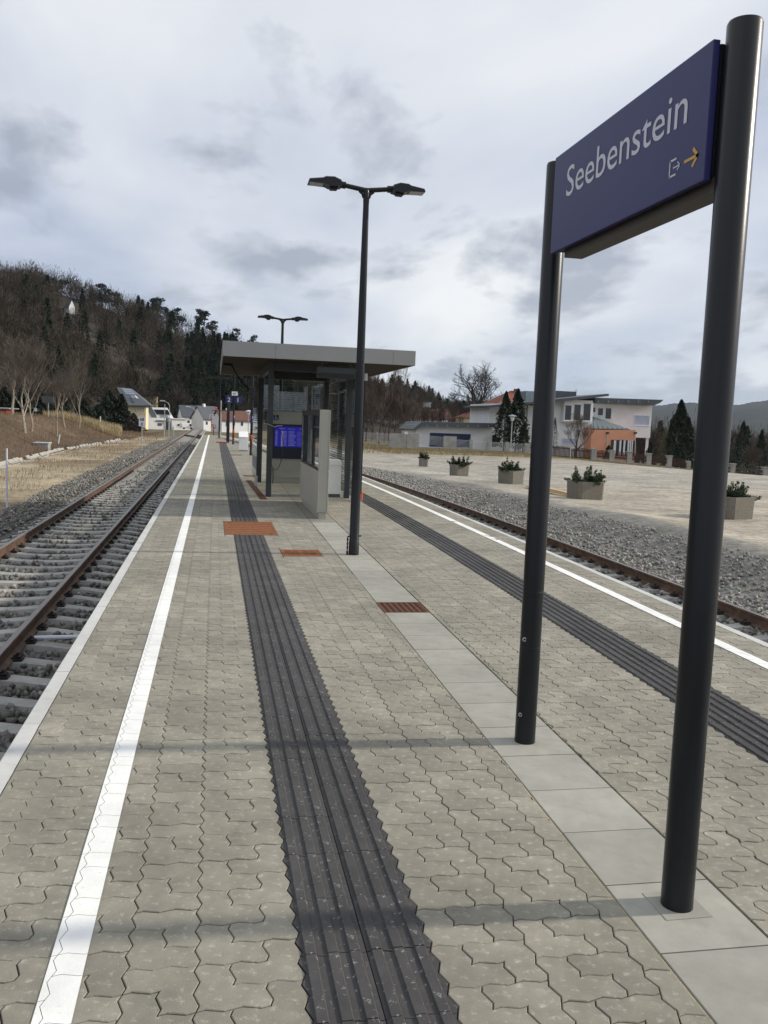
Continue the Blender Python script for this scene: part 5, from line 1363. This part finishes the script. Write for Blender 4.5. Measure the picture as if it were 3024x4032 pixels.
a, b = P(*z6(787, 165), 117), P(*z6(787, 103), 117); MB().tube((a[0], 117, a[2]), (b[0], 117, b[2]), .05, n=6).build('antenna', M_galv, mh_); MB().tube((b[0]-.35, 117, b[2]-.3), (b[0]+.35, 117, b[2]-.3), .03, n=6).build('antenna', M_galv, mh_)
z6w(mh_, 690, 752, 228, 358, 110.2, fw_=.12); z6w(mh_, 762, 826, 222, 358, 110.2, fw_=.12); z6w(mh_, 836, 905, 215, 362, 110.2, fw_=.12)
z6w(mh_, 912, 944, 246, 296, 114, fw_=.12); z6w(mh_, 952, 1006, 250, 322, 114, fw_=.14); z6w(mh_, 1012, 1071, 250, 350, 114, fw_=.14)
z6w(mh_, 1243, 1372, 312, 396, 114, mpane=M_blind, fw_=.10); z6w(mh_, 330, 382, 248, 334, 112, bars=1); z6w(mh_, 170, 192, 258, 330, 112); z6w(mh_, 672, 788, 498, 545, 111.2, mpane=M_blind, fw_=.05)
# annex: lean-to metal roof with standing seams, glazed doors, downpipes
q = [P(*z6(*k), Y_) for k, Y_ in (((912, 322), 113.9), ((1030, 372), 113.9), ((1215, 424), 109), ((908, 420), 109))]
V = [tuple(k) for k in q]+[(k[0], k[1], k[2]-.12) for k in q]; ar_ = MB().add(V, [(0, 1, 2, 3), (7, 6, 5, 4), (0, 4, 5, 1), (1, 5, 6, 2), (2, 6, 7, 3), (3, 7, 4, 0)]).build('annex_roof', M_rooflight, mh_)
for k in range(8):
    f = (k+.5)/8; a = q[0]+(q[1]-q[0])*f; b = q[3]+(q[2]-q[3])*f; MB().tube(a+[0, 0, .03], b+[0, 0, .03], .05, n=4).build('seam', M_roofgrey, ar_)
z6b(MB(), 1062, 1250, 512, 640, 108.94, .05).build('door_glass', M_win, an)
for a0, a1 in ((1085, 1102), (1130, 1144), (1162, 1176), (1196, 1208), (1214, 1222), (1228, 1236)): z6b(MB(), a0, a1, 514, 640, 108.85, .08).build('door_frame', M_wframe, an)
for a0 in (1036, 1258):
    a, b = P(*z6(a0, 462), 108.8), P(*z6(a0-3, 640), 108.8); MB().tube((a[0], 108.8, a[2]), (b[0], 108.8, b[2]), .05, n=8).build('downpipe', M_galv, an); MB().box(a[0]-.16, a[0]+.16, 108.65, 108.95, a[2], a[2]+.25).build('rain_hopper', M_firb, an)
z6b(MB(), 1345, 1360, 487, 640, 114.2, .3, GB).build('carport_post', M_plaster, mh_)
a, b = P(*z6(398, 230), 111.9), P(*z6(388, 480), 111.9); MB().tube((a[0], 111.9, a[2]), (b[0], 111.9, b[2]), .06, n=8).build('downpipe', M_roofgrey, mh_)
# garage
z7 = lambda a, b: (1430+.4039*a, 1550+.4039*b)
c = P(*z7(880, 500), 108); ga = thing('garage', 'low white garage with blue door and dark sloping roof', 'garage', (c[0], 108, -2))
def z7b(m, a0, a1, b0, b1, Y, d, zb=None): return bx(m, *(1430+.4039*q for q in (a0, a1)), *(1550+.4039*q for q in (b0, b1)), Y, d, zb)
z7b(MB(), 512, 1262, 318, 520, 108, 7, GB).build('wall', M_plaster, ga)
MB().prism(pxz([z7(*k) for k in ((475, 346), (565, 273), (1282, 288), (1276, 318), (1262, 330), (575, 318), (500, 352))], 107.5), 'y', 107, 116).build('roof', M_roofgrey, ga)
M_door = mat('blue_garage_door', (.020, .026, .085), .5, 0, .08, 1)
gd = z7b(MB(), 648, 1046, 388, 520, 107.93, .06).build('door', M_door, ga)
z7b(MB(), 1258, 1298, 400, 520, 107.9, .08).build('side_door', M_win, ga)
for k in range(7):
    a = P(*z7(620+100*k, 322), 106.9); MB().box(a[0]-.07, a[0]+.07, 106.86, 106.99, a[2]-.05, a[2]+.2).build('rafter', M_rooflight, ga)
# tiled houses behind
def hip(name, label, pr, pe, Y, mroof, mwall, wall=None, chim=None):
    c = P((pe[0][0]+pe[1][0])/2, pe[0][1], Y); t = thing(name, label, 'house', (c[0], Y, -2.5))
    a, b = P(*pe[0], Y), P(*pe[1], Y); r1, r2 = P(*pr[0], Y+4), P(*pr[1], Y+4)
    V = [tuple(a), tuple(b), (b[0], Y+9, b[2]), (a[0], Y+9, a[2]), tuple(r1), tuple(r2)]
    rf_ = MB().add(V, [(0, 1, 5, 4), (1, 2, 5), (2, 3, 4, 5), (3, 0, 4), (0, 3, 2, 1)]).build('roof', mroof, t)
    MB().box(a[0]+.4, b[0]-.4, Y+.4, Y+8.6, -5, a[2]+.05).build('wall', mwall, t)
    if chim: bx(MB(), *chim, Y+3, .9).build('chimney', mroof, rf_)
    return t
h_ = hip('tiled_house', 'house with bright red hipped tile roof and chimney behind the modern house', (z6(262, 118), z6(330, 118)), (z6(165, 218), z6(470, 215)), 132, M_tile, M_plaster, chim=(*(1880+.4943*q for q in (302, 330)), *(1480+.4943*q for q in (103, 175))))
hip('tiled_house', 'low house with red tile roof beside the garage roof', (z6(20, 255), z6(90, 255)), (z6(-70, 332), z6(150, 332)), 126, M_tile, M_cream)
t = hip('tiled_house', 'brown-roofed house with white dormer behind the thicket', (z7(600, 150), z7(830, 145)), (z7(540, 250), z7(880, 250)), 176, M_tiledk, M_plaster)
z7b(MB(), 605, 660, 92, 132, 175, 2).build('dormer', M_plaster, t); z7b(MB(), 598, 668, 82, 92, 174.8, 2.4).build('dormer_roof', M_rooflight, t)
# distant houses on the left
z4 = lambda a, b: (400+.3014*a, 1480+.3014*b)
def z4b(m, a0, a1, b0, b1, Y, d, zb=None): return bx(m, *(400+.3014*q for q in (a0, a1)), *(1480+.3014*q for q in (b0, b1)), Y, d, zb)
def z4w(p, a0, a1, b0, b1, Y, **k): return window(p, 400+.3014*a0, 400+.3014*a1, 1480+.3014*b0, 1480+.3014*b1, Y, fw_=.12, **k)
FB = -6.0
c = P(*z4(490, 500), 255); h1 = thing('cream_house', 'cream house with large dark roof bearing solar panels', 'house', (c[0], 255, -3))
z4b(MB(), 340, 578, 375, 520, 255, 10, FB).build('wall', M_cream, h1)
q = [P(*z4(*k), Y_) for k, Y_ in (((195, 148), 263), ((378, 165), 263), ((636, 386), 253), ((330, 386), 253))]
rf_ = MB().add([tuple(k) for k in q]+[(k[0], k[1]+.15, k[2]-.35) for k in q], [(0, 1, 2, 3), (7, 6, 5, 4), (0, 4, 5, 1), (1, 5, 6, 2), (2, 6, 7, 3), (3, 7, 4, 0)]).build('roof', M_roofgrey, h1)
MB().add([tuple(P(*z4(378, 165), 263)), tuple(P(*z4(636, 386), 253)), tuple(P(*z4(636, 386), 253)+[0, 14, 0]), tuple(P(*z4(378, 165), 263)+[0, 6, 0])], [(0, 1, 2, 3)]).build('roof_back', M_roofgrey, h1)
M_solar = mat('solar_glass', (.24, .27, .33), .25, .2, .1, .3)
def on_roof(u0, u1, v0, v1, m, name):
    def pt(u_, v_): return (q[0]*(1-u_)+q[1]*u_)*(1-v_)+(q[3]*(1-u_)+q[2]*u_)*v_+np.array([0, -.12, .12])
    MB().add([tuple(pt(*k)) for k in ((u0, v0), (u1, v0), (u1, v1), (u0, v1))], [(0, 1, 2, 3)]).build(name, m, rf_)
for k in range(3): on_roof(.30, .92, .06+.12*k, .16+.12*k, M_solar, 'solar_panel')
on_roof(.50, .62, .46, .62, M_solar, 'skylight'); on_roof(.70, .80, .46, .62, M_signwhite, 'skylight'); on_roof(.34, .44, .6, .85, M_win, 'skylight')
for a0 in (432, 470, 508, 540): z4w(h1, a0, a0+16, 415, 480, 255)
c = P(*z4(600, 400), 300); h2 = thing('flat_house', 'flat-roofed ochre house behind the cream house', 'house', (c[0], 300, -3))
z4b(MB(), 485, 720, 270, 420, 300, 10, FB).build('wall', mat('ochre_plaster', (.40, .33, .20), .9, 0, .08, .5), h2); z4b(MB(), 480, 724, 262, 270, 299.7, 10.6).build('roof', M_roofgrey, h2); z4w(h2, 640, 668, 320, 400, 300); z4w(h2, 570, 596, 316, 345, 300)
c = P(*z4(850, 690), 280); h3 = thing('white_villa', 'angular white villa with steep glazed roof and flat garage wing', 'house', (c[0], 280, -3))
z4b(MB(), 590, 840, 548, 700, 280, 9, FB).build('wall', M_plaster, h3); z4b(MB(), 835, 912, 600, 700, 280.6, 8, FB).build('wall', M_roofgrey, h3); z4b(MB(), 905, 1105, 566, 700, 279, 8, FB).build('wall', M_plaster, h3)
MB().prism(pxz([z4(*k) for k in ((585, 415), (905, 418), (992, 557), (590, 552))], 283), 'y', 283, 292).build('gable', M_plaster, h3)
for nm, pts, m in (('roof_slope', ((625, 415), (690, 415), (765, 548), (695, 548)), M_roofgrey), ('glazing', ((718, 440), (905, 446), (948, 510), (760, 505)), M_win), ('roof_slope', ((800, 515), (900, 515), (925, 552), (815, 552)), M_rooflight)):
    MB().prism(pxz([z4(*k) for k in pts], 282.8), 'y', 282.7, 282.98).build(nm, m, h3)
z4b(MB(), 705, 840, 580, 592, 279.7, .3).build('canopy', M_roofgrey, h3); z4b(MB(), 905, 1108, 558, 568, 278.7, 8.6).build('roof_edge', M_wframe, h3); z4b(MB(), 730, 785, 615, 650, 279.9, .1).build('garage_door', M_roofgrey, h3); z4w(h3, 975, 1045, 625, 662, 279)
for a0 in (582, 630): z4b(MB(), a0, a0+12, 625, 700, 262, .4, FB).build('gate_pillar', M_wframe, h3)
def gable_house(name, label, px, pyb, pye, pyr, Y, w_, d_, rot, mroof, front, side, chim=True):
    """house with its own axes: ridge along local x, long front wall at local -y, gable at local +x"""
    p = P(px, pyb, Y); ze, zr = P(px, pye, Y)[2]-p[2], P(px, pyr, Y)[2]-p[2]
    t = thing(name, label, 'house', (p[0], Y, p[2])); t.rotation_euler = (0, 0, R(rot))
    B = lambda m, n_, mt, par=t, **k: m.build(n_, mt, par, world=False, **k)
    B(MB().prism([(-d_/2, -3), (d_/2, -3), (d_/2, ze), (0, zr-.1), (-d_/2, ze)], 'x', -w_/2, w_/2), 'wall', M_plaster)
    o_ = .45; sl_ = (zr-ze)/(d_/2); lo = ze-sl_*o_
    rf_ = B(MB().prism([(-d_/2-o_, lo), (0, zr), (d_/2+o_, lo), (d_/2+o_, lo+.25), (0, zr+.28), (-d_/2-o_, lo+.25)], 'x', -w_/2-.4, w_/2+.4), 'roof', mroof)
    if chim: B(MB().box(-w_*.2, -w_*.2+.7, -.3, .4, zr-.6, zr+.9), 'chimney', M_plaster, rf_)
    def win(x0, x1, z0, z1, face):
        if face == 'f': f = MB().box(x0, x1, -d_/2-.05, -d_/2-.004, z0, z1); g_ = MB().box(x0+.12, x1-.12, -d_/2-.07, -d_/2-.052, z0+.12, z1-.12)
        else: f = MB().box(w_/2+.004, w_/2+.05, x0, x1, z0, z1); g_ = MB().box(w_/2+.052, w_/2+.07, x0+.12, x1-.12, z0+.12, z1-.12)
        q = B(f, 'window', M_wframe); B(g_, 'pane', M_win, q)
    for k in front: win(*k, 'f')
    for k in side: win(*k, 's')
    return t
h4 = gable_house('white_cottage', 'white cottage with dark gabled roof and small windows beyond the platform tip', 812, 1686, 1646, 1602, 270, 6.6, 6.0, 38, M_roofgrey, [(-2.6, -1.7, 1.0, 2.2), (-.5, .4, 1.0, 2.2), (1.4, 2.3, 1.0, 2.2)], [(-1.7, -.8, 1.0, 2.2), (.8, 1.7, 1.0, 2.2), (-.4, .4, 3.4, 4.4)])
h4b = gable_house('grey_house', 'shaded grey-walled house with dark roof behind the white cottage', 762, 1682, 1640, 1600, 292, 9.0, 7.0, 15, M_roofgrey, [(-3, -2, 1.0, 2.3), (1, 2, 1.0, 2.3)], [], False)
h5 = gable_house('red_roof_house', 'white house with brown-red gabled roof behind the twin posts', 912, 1688, 1653, 1620, 262, 9.5, 7.0, 24, M_tiledk, [(-3.6, -2.8, .6, 2.2), (-1.4, -.5, .9, 2.2), (1.2, 2.1, .9, 2.2)], [(-.5, .5, 2.8, 3.8)])
z2 = lambda a, b: (800+.1808*a, 1480+.1808*b)
# delivery van by the villa
p0, p1 = P(*z4(1042, 655), 262), P(*z4(1205, 655), 262); zb, zt = P(*z4(1100, 698), 262)[2], P(*z4(1100, 616), 262)[2]
van = thing('delivery_van', 'white panel van parked beside the white villa', 'van', ((p0[0]+p1[0])/2, 262, zb)); Lv = p1[0]-p0[0]; hv = zt-zb
MB().prism([(p0[0], zb+hv*.16), (p1[0], zb+hv*.16), (p1[0], zb+hv*.42), (p1[0]-Lv*.10, zb+hv*.52), (p1[0]-Lv*.22, zb+hv*.95), (p1[0]-Lv*.32, zt), (p0[0]+Lv*.02, zt), (p0[0], zb+hv*.9)], 'y', 262, 264).build('body', M_white, van, bevel=.08)
for f in (.2, .8): MB().tube((p0[0]+Lv*f, 261.95, zb+hv*.16), (p0[0]+Lv*f, 262.3, zb+hv*.16), hv*.16, n=16).build('wheel', M_dark, van)
MB().prism([(p1[0]-Lv*.13, zb+hv*.54), (p1[0]-Lv*.22, zb+hv*.90), (p1[0]-Lv*.34, zb+hv*.90), (p1[0]-Lv*.34, zb+hv*.54)], 'y', 261.97, 261.995).build('side_window', M_win, van); MB().box(p0[0]+Lv*.05, p0[0]+Lv*.1, 261.96, 261.99, zb+hv*.35, zb+hv*.45).build('tail_light', M_red, van)

# ------------------------------------------------------------------ garden fences along the yard
FY = 98.0
def fpt(px, py): 
    p = P(px, py, FY); return p
base_pts = [(1442, 1740), (1640, 1752), (1760, 1764), (1850, 1770), (2076, 1785), (2175, 1806), (2325, 1815), (2490, 1828), (2640, 1843), (2700, 1859), (2889, 1880), (3010, 1892), (3200, 1910)]
bxs = [fpt(*q)[0] for q in base_pts]; bzs = [fpt(*q)[2] for q in base_pts]
fz = lambda x: float(np.interp(x, bxs, bzs))
fe = thing('metal_garden_fence', 'light grey horizontal-bar garden fence between concrete posts before garage and house', 'fence', (30, FY, -1.4))
def bars(x0, x1, n=7, h_=1.0, m=M_galv):
    for k in range(n):
        z0_, z1_ = fz(x0)+.22+(h_-.2)*k/(n-1), fz(x1)+.22+(h_-.2)*k/(n-1); MB().tube((x0, FY, z0_), (x1, FY, z1_), .026, n=5).build('bar', m, fe)
def fpost(x, w_, h_, par, m=M_conc, d=.3): return MB().box(x-w_/2, x+w_/2, FY-d/2, FY+d/2, fz(x)-.4, fz(x)+h_).build('post', m, par)
pxm = lambda a, b=500: P(*z7(a, b), FY)[0]
for a0, a1 in ((-40, 25), (30, 125), (145, 250)): bars(pxm(a0), pxm(a1))
for a0, a1, h_ in ((250, 372, 1.15), (372, 390, 1.55), (390, 416, 1.35), (418, 540, 1.28), (780, 905, 1.35)):
    x0, x1 = pxm(a0), pxm(a1); MB().box(x0+.01, x1-.01, FY-.2, FY+.2, fz(x0)-.5, fz(x0)+h_).build('concrete_block', M_conc, fe)
MB().box(pxm(393), pxm(425), FY-.28, FY-.21, fz(pxm(400))+1.15, fz(pxm(400))+1.45).build('letter_box', M_wframe, fe)
bars(pxm(542), pxm(778), 8, 1.15)
for a0, a1 in ((907, 1034), (1066, 1204), (1237, 1384), (1425, 1574)): bars(pxm(a0), pxm(a1))
for a0, a1 in ((127, 143), (1036, 1064), (1206, 1235), (1386, 1422), (1576, 1626)): fpost((pxm(a0)+pxm(a1))/2, pxm(a1)-pxm(a0), 1.18, fe)
MB().prism([(pxm(905), fz(pxm(905))-.5), (pxm(1626), fz(pxm(1626))-.5), (pxm(1626), fz(pxm(1626))+.12), (pxm(905), fz(pxm(905))+.12)], 'y', FY-.1, FY+.1).build('base_wall', M_conc, fe)
pf_ = thing('picket_fence', 'dark brown wooden picket fence in arched panels between plastered pillars', 'fence', (45, FY, -2))
pm6 = lambda a: P(*z6(a, 650), FY)[0]
def pickets(x0, x1, h_, arch, low):
    n = max(3, int((x1-x0)/.16))
    for k in range(n):
        xx = x0+(x1-x0)*(k+.5)/n; t_ = (k+.5)/n; hh = h_+arch*4*t_*(1-t_); zb = fz(xx)+low
        MB().box(xx-.05, xx+.05, FY-.05, FY-.02, zb, fz(xx)+hh).build('picket', M_brownwood, pf_)
    for zr in (low+.15, h_-.2):
        MB().prism([(x0, fz(x0)+zr), (x1, fz(x1)+zr), (x1, fz(x1)+zr+.10), (x0, fz(x0)+zr+.10)], 'y', FY-.018, FY+.03).build('rail', M_brownwood, pf_)
pickets(pm6(575), pm6(735), 1.45, .1, .12); pickets(pm6(742), pm6(898), 1.30, .2, .12)
pil = [905, 1050, 1190, 1345, 1510]
for k, a0 in enumerate(pil):
    xx = pm6(a0+16); fpost(xx, .62, 1.42, pf_, M_conc, .5); MB().box(xx-.38, xx+.38, FY-.32, FY+.32, fz(xx)+1.425, fz(xx)+1.53).build('pillar_cap', M_conc, pf_)
    if k < len(pil)-1: pickets(pm6(a0+32), pm6(pil[k+1]-2), 1.15, .28, .45)
x_end = P(2700, 1850, FY)[0]; pickets(pm6(1545), x_end, 1.15, .28, .45); fpost(x_end+.25, .5, 1.42, pf_, M_conc, .5)
MB().prism([(pm6(905), fz(pm6(905))-.5), (x_end, fz(x_end)-.5), (x_end, fz(x_end)+.42), (pm6(905), fz(pm6(905))+.42)], 'y', FY-.12, FY+.12).build('base_wall', M_conc, pf_)
gw = thing('grey_plank_fence', 'weathered grey plank fence between stone pillars at the far right', 'fence', (60, FY, -3))
xs_ = [P(q, 1870, FY)[0] for q in (2742, 2880, 3010, 3140)]
for k, xx in enumerate(xs_):
    fpost(xx, .65, 1.6, gw, M_conc, .5); MB().box(xx-.42, xx+.42, FY-.34, FY+.34, fz(xx)+1.605, fz(xx)+1.72).build('pillar_cap', M_conc, gw)
    if k < 3:
        for zr in (.55, 1.0): MB().prism([(xx+.35, fz(xx)+zr), (xs_[k+1]-.35, fz(xs_[k+1])+zr), (xs_[k+1]-.35, fz(xs_[k+1])+zr+.28), (xx+.35, fz(xx)+zr+.28)], 'y', FY-.05, FY+.02).build('plank', M_barkd, gw)
        MB().prism([(xx+.33, fz(xx)-.5), (xs_[k+1]-.33, fz(xs_[k+1])-.5), (xs_[k+1]-.33, fz(xs_[k+1])+.35), (xx+.33, fz(xx)+.35)], 'y', FY-.12, FY+.12).build('base_wall', M_conc, gw)
# street lamp before the fence
p = P(2009.6, 1784, 96); zt = P(2011, 1632, 96)[2]; zb = float(gz(p[0], 96))
sl_ = thing('street_lamp', 'old street lamp with conical glass lantern and flat hat before the fence', 'street lamp', (p[0], 96, zb))
MB().tube((p[0], 96, zb-.2), (p[0], 96, zt-.75), .07, .05, 10).build('pole', M_galv, sl_)
ln_ = MB().lathe((p[0], 96, zt-.75), [(.12, 0), (.15, .05), (.28, .52), (.28, .55)], 14).build('lantern', M_signwhite, sl_); MB().lathe((p[0], 96, zt-.195), [(.52, 0), (.50, .03), (.14, .16), (.05, .19)], 18).build('hat', M_rooflight, sl_)
p = P(*z2(980, 1250), 110); zt = P(*z2(980, 745), 110)[2]; zb = float(gz(p[0], 110))
sl_ = thing('street_lamp', 'street lamp with pale hat seen between lamp post and shelter', 'street lamp', (p[0], 110, zb))
MB().tube((p[0], 110, zb-.2), (p[0], 110, zt-.6), .06, .045, 10).build('pole', M_galv, sl_); MB().lathe((p[0], 110, zt-.6), [(.12, 0), (.15, .05), (.24, .42)], 14).build('lantern', M_signwhite, sl_); MB().lathe((p[0], 110, zt-.175), [(.46, 0), (.44, .03), (.14, .15), (.05, .17)], 18).build('hat', M_signwhite, sl_)
for k, (a0, b0, b1, lab) in enumerate(((885, 330, 690, 'curved street lamp in front of the white villa'), (1222, 405, 690, 'curved street lamp beside the white cottage'))):
    p = P(*z4(a0, b1), 240); zt = P(*z4(a0, b0), 240)[2]; t = thing('street_lamp', lab, 'street lamp', (p[0], 240, p[2]))
    MB().path([(p[0], 240, p[2]-1), (p[0], 240, zt-1.2), (p[0]-.5, 240, zt-.4), (p[0]-1.6, 240, zt-.05)], .09, 6).build('pole', M_galv, t); MB().box(p[0]-2.5, p[0]-1.3, 239.8, 240.2, zt-.1, zt+.15).build('lamp_head', M_wframe, t)

# ------------------------------------------------------------------ left bank: gutter, hut, boxes, dry grass
gut = thing('drainage_gutter', 'row of pale concrete half-shell gutter pieces along the foot of the bank', 'gutter', (-9.2, 45, -.95))
gm = MB(); pr = [(-.30, .16), (-.20, .03), (0, -.02), (.20, .03), (.30, .12), (.30, .05), (.2, -.06), (0, -.10), (-.2, -.06), (-.30, .08)]
gm.prism(pr, 'y', .01, .98); gme = gm.mesh('gutter_shell', M_conc)
rgq = random.Random(3)
for k in range(58):
    yy = 24+k; gx_ = -9.1+.035*max(0, yy-55)+.15*math.sin(yy*.19)
    if yy % 13 == 6: continue
    o = bpy.data.objects.new('gutter_shell', gme); link(o, gut); o.location = (gx_+9.2+rgq.uniform(-.03, .03), yy-45, float(gz(gx_, yy))+.95-.02+rgq.uniform(-.02, .03)); o.rotation_euler = (0, rgq.uniform(-.1, .15), rgq.uniform(-.04, .04))
p = P(172, 1722, 56); zb = float(gz(p[0], 56)); cbx = thing('concrete_shaft', 'pale concrete shaft block set into the bank', 'shaft', (p[0], 56, zb))
MB().box(p[0]-.5, p[0]+.3, 55.7, 56.6, zb-.5, zb+.30).build('body', M_conc, cbx); MB().box(p[0]-.56, p[0]+.36, 55.64, 56.66, zb+.302, zb+.36).build('cover', M_kerb, cbx)
p = P(0, 1613, 78); zb = float(gz(p[0], 78)); hut = thing('low_hut', 'low hut with pale roof and red trim on the crest of the bank', 'hut', (p[0], 78, zb))
x1 = P(40, 1613, 78)[0]; MB().box(p[0]-4, x1-.3, 78, 81, zb-.5, P(20, 1612, 78)[2]).build('wall', M_red, hut); MB().prism([(p[0]-4.3, P(0, 1611, 78)[2]), (x1, P(40, 1611, 78)[2]), (x1, P(40, 1607, 78)[2]), (p[0]-4.3, P(0, 1600, 78)[2])], 'y', 77.6, 81.4).build('roof', M_galv, hut)
t = plate_sign('notice_board', float(P(191, 1640, 84)[0]), 84, float(gz(P(191, 1640, 84)[0], 84)), 1.1, .6, float(P(191, 1573, 84)[2]), M_roofgrey, 'grey notice board on a pole among the trees of the bank', [], M_black, .1, .04)
t = plate_sign('white_notice', float(P(140, 1640, 75)[0]), 75, float(gz(P(140, 1640, 75)[0], 75)), .25, .25, float(P(140, 1613, 75)[2]), M_signwhite, 'small white notice on a post beside a slender bare tree', [], M_black, .1, .05, M_barkd)
p = P(395, 1672, 100); tag(MB().tube((p[0], 100, float(gz(p[0], 100))-.2), (p[0], 100, p[2]+.9), .06, n=8).build('white_post', M_signwhite), 'short white post before the tall dry grass', 'post')
p = P(228, 1690, 62); tag(MB().tube((p[0], 62, float(gz(p[0], 62))-.1), (p[0]+.12, 62, float(gz(p[0], 62))+.62), .045, n=8).build('marker_post', M_signwhite), 'tilted red and white marker post on the bank', 'post')
def grass(name, x, y, h0, h1, m, seed, label, w_=.02):
    rg = np.random.default_rng(seed); n = len(x); z = gz(x, y); hh = rg.uniform(h0, h1, n)
    d = np.stack([rg.normal(0, .25, n), rg.normal(0, .25, n), np.ones(n)], 1); c = np.stack([x, y, z+hh*.45], 1)
    V, F_ = slivers(c, d, hh, np.full(n, w_), rg); return tag(np_obj(name, V, F_, m), label, 'grass', kind='stuff')
M_dry = mat('dry_grass', (.36, .29, .17), .95, 0, .3, 1.5); M_dryb = mat('dry_weeds', (.20, .135, .075), .95, 0, .4, 1.0); M_verge = mat('verge_grass', (.24, .19, .085), .95, 0, .4, .4)
rg = np.random.default_rng(91)
n = 22000; y = rg.uniform(86, 122, n); px_ = rg.uniform(225, 505, n); x = (px_-848)/FPX*y*1.0; k_ = hnoise(x, y, 2.6, 4) > -.1; x, y = x[k_], y[k_]; grass('tall_dry_grass', x, y, .3, 1.15, M_dry, 1, 'tall straw-coloured dry grass behind the bank', .035)
n = 9000; y = 14+60*rg.random(n)**.7; x = rg.uniform(-9.0, -5.2, n); k_ = hnoise(x, y, 1.6, 2) > .05; grass('dry_weeds', x[k_], y[k_], .05, .28, M_dryb, 2, 'sparse brown weeds on the sandy strip beside the track', .012)
n = 16000; y = 28+85*rg.random(n)**.8; x = -9.5-rg.random(n)**1.2*9; grass('bank_scrub', x, y, .06, .34, M_dryb, 3, 'brown dead scrub covering the bank', .022)
n = 34000; x = rg.uniform(16, 66, n); y = rg.uniform(80, 97.4, n)-.0*x; grass('verge_grass', x, y, .05, .22, M_verge, 4, 'dry yellowish grass verge along the garden fences', .03)
n = 14000; y = rg.uniform(78, 125, n); x = rg.uniform(-14, 20, n); k_ = (np.abs(x-LT) > 2.6) & (np.abs(x-RC(y)) > 2.6); grass('rough_grass', x[k_], y[k_], .05, .3, M_dryb, 5, 'rough winter grass beyond the tip of the platform', .03)

for h_ in (h3, van): h_.rotation_euler = (0, 0, R(20))

# ------------------------------------------------------------------ air: thin haze over the whole valley
hm = bpy.data.materials.new('valley_haze'); hm.use_nodes = True; t = hm.node_tree; t.nodes.clear()
o_ = t.nodes.new('ShaderNodeOutputMaterial'); v_ = t.nodes.new('ShaderNodeVolumePrincipled'); v_.inputs['Color'].default_value = (.62, .78, 1.0, 1); v_.inputs['Density'].default_value = .000045; v_.inputs['Anisotropy'].default_value = .2
t.links.new(v_.outputs[0], o_.inputs['Volume'])
hzb = MB().box(-3600, 4600, -400, 5100, -12, 150).build('haze', hm); tag(hzb, kind='stuff')
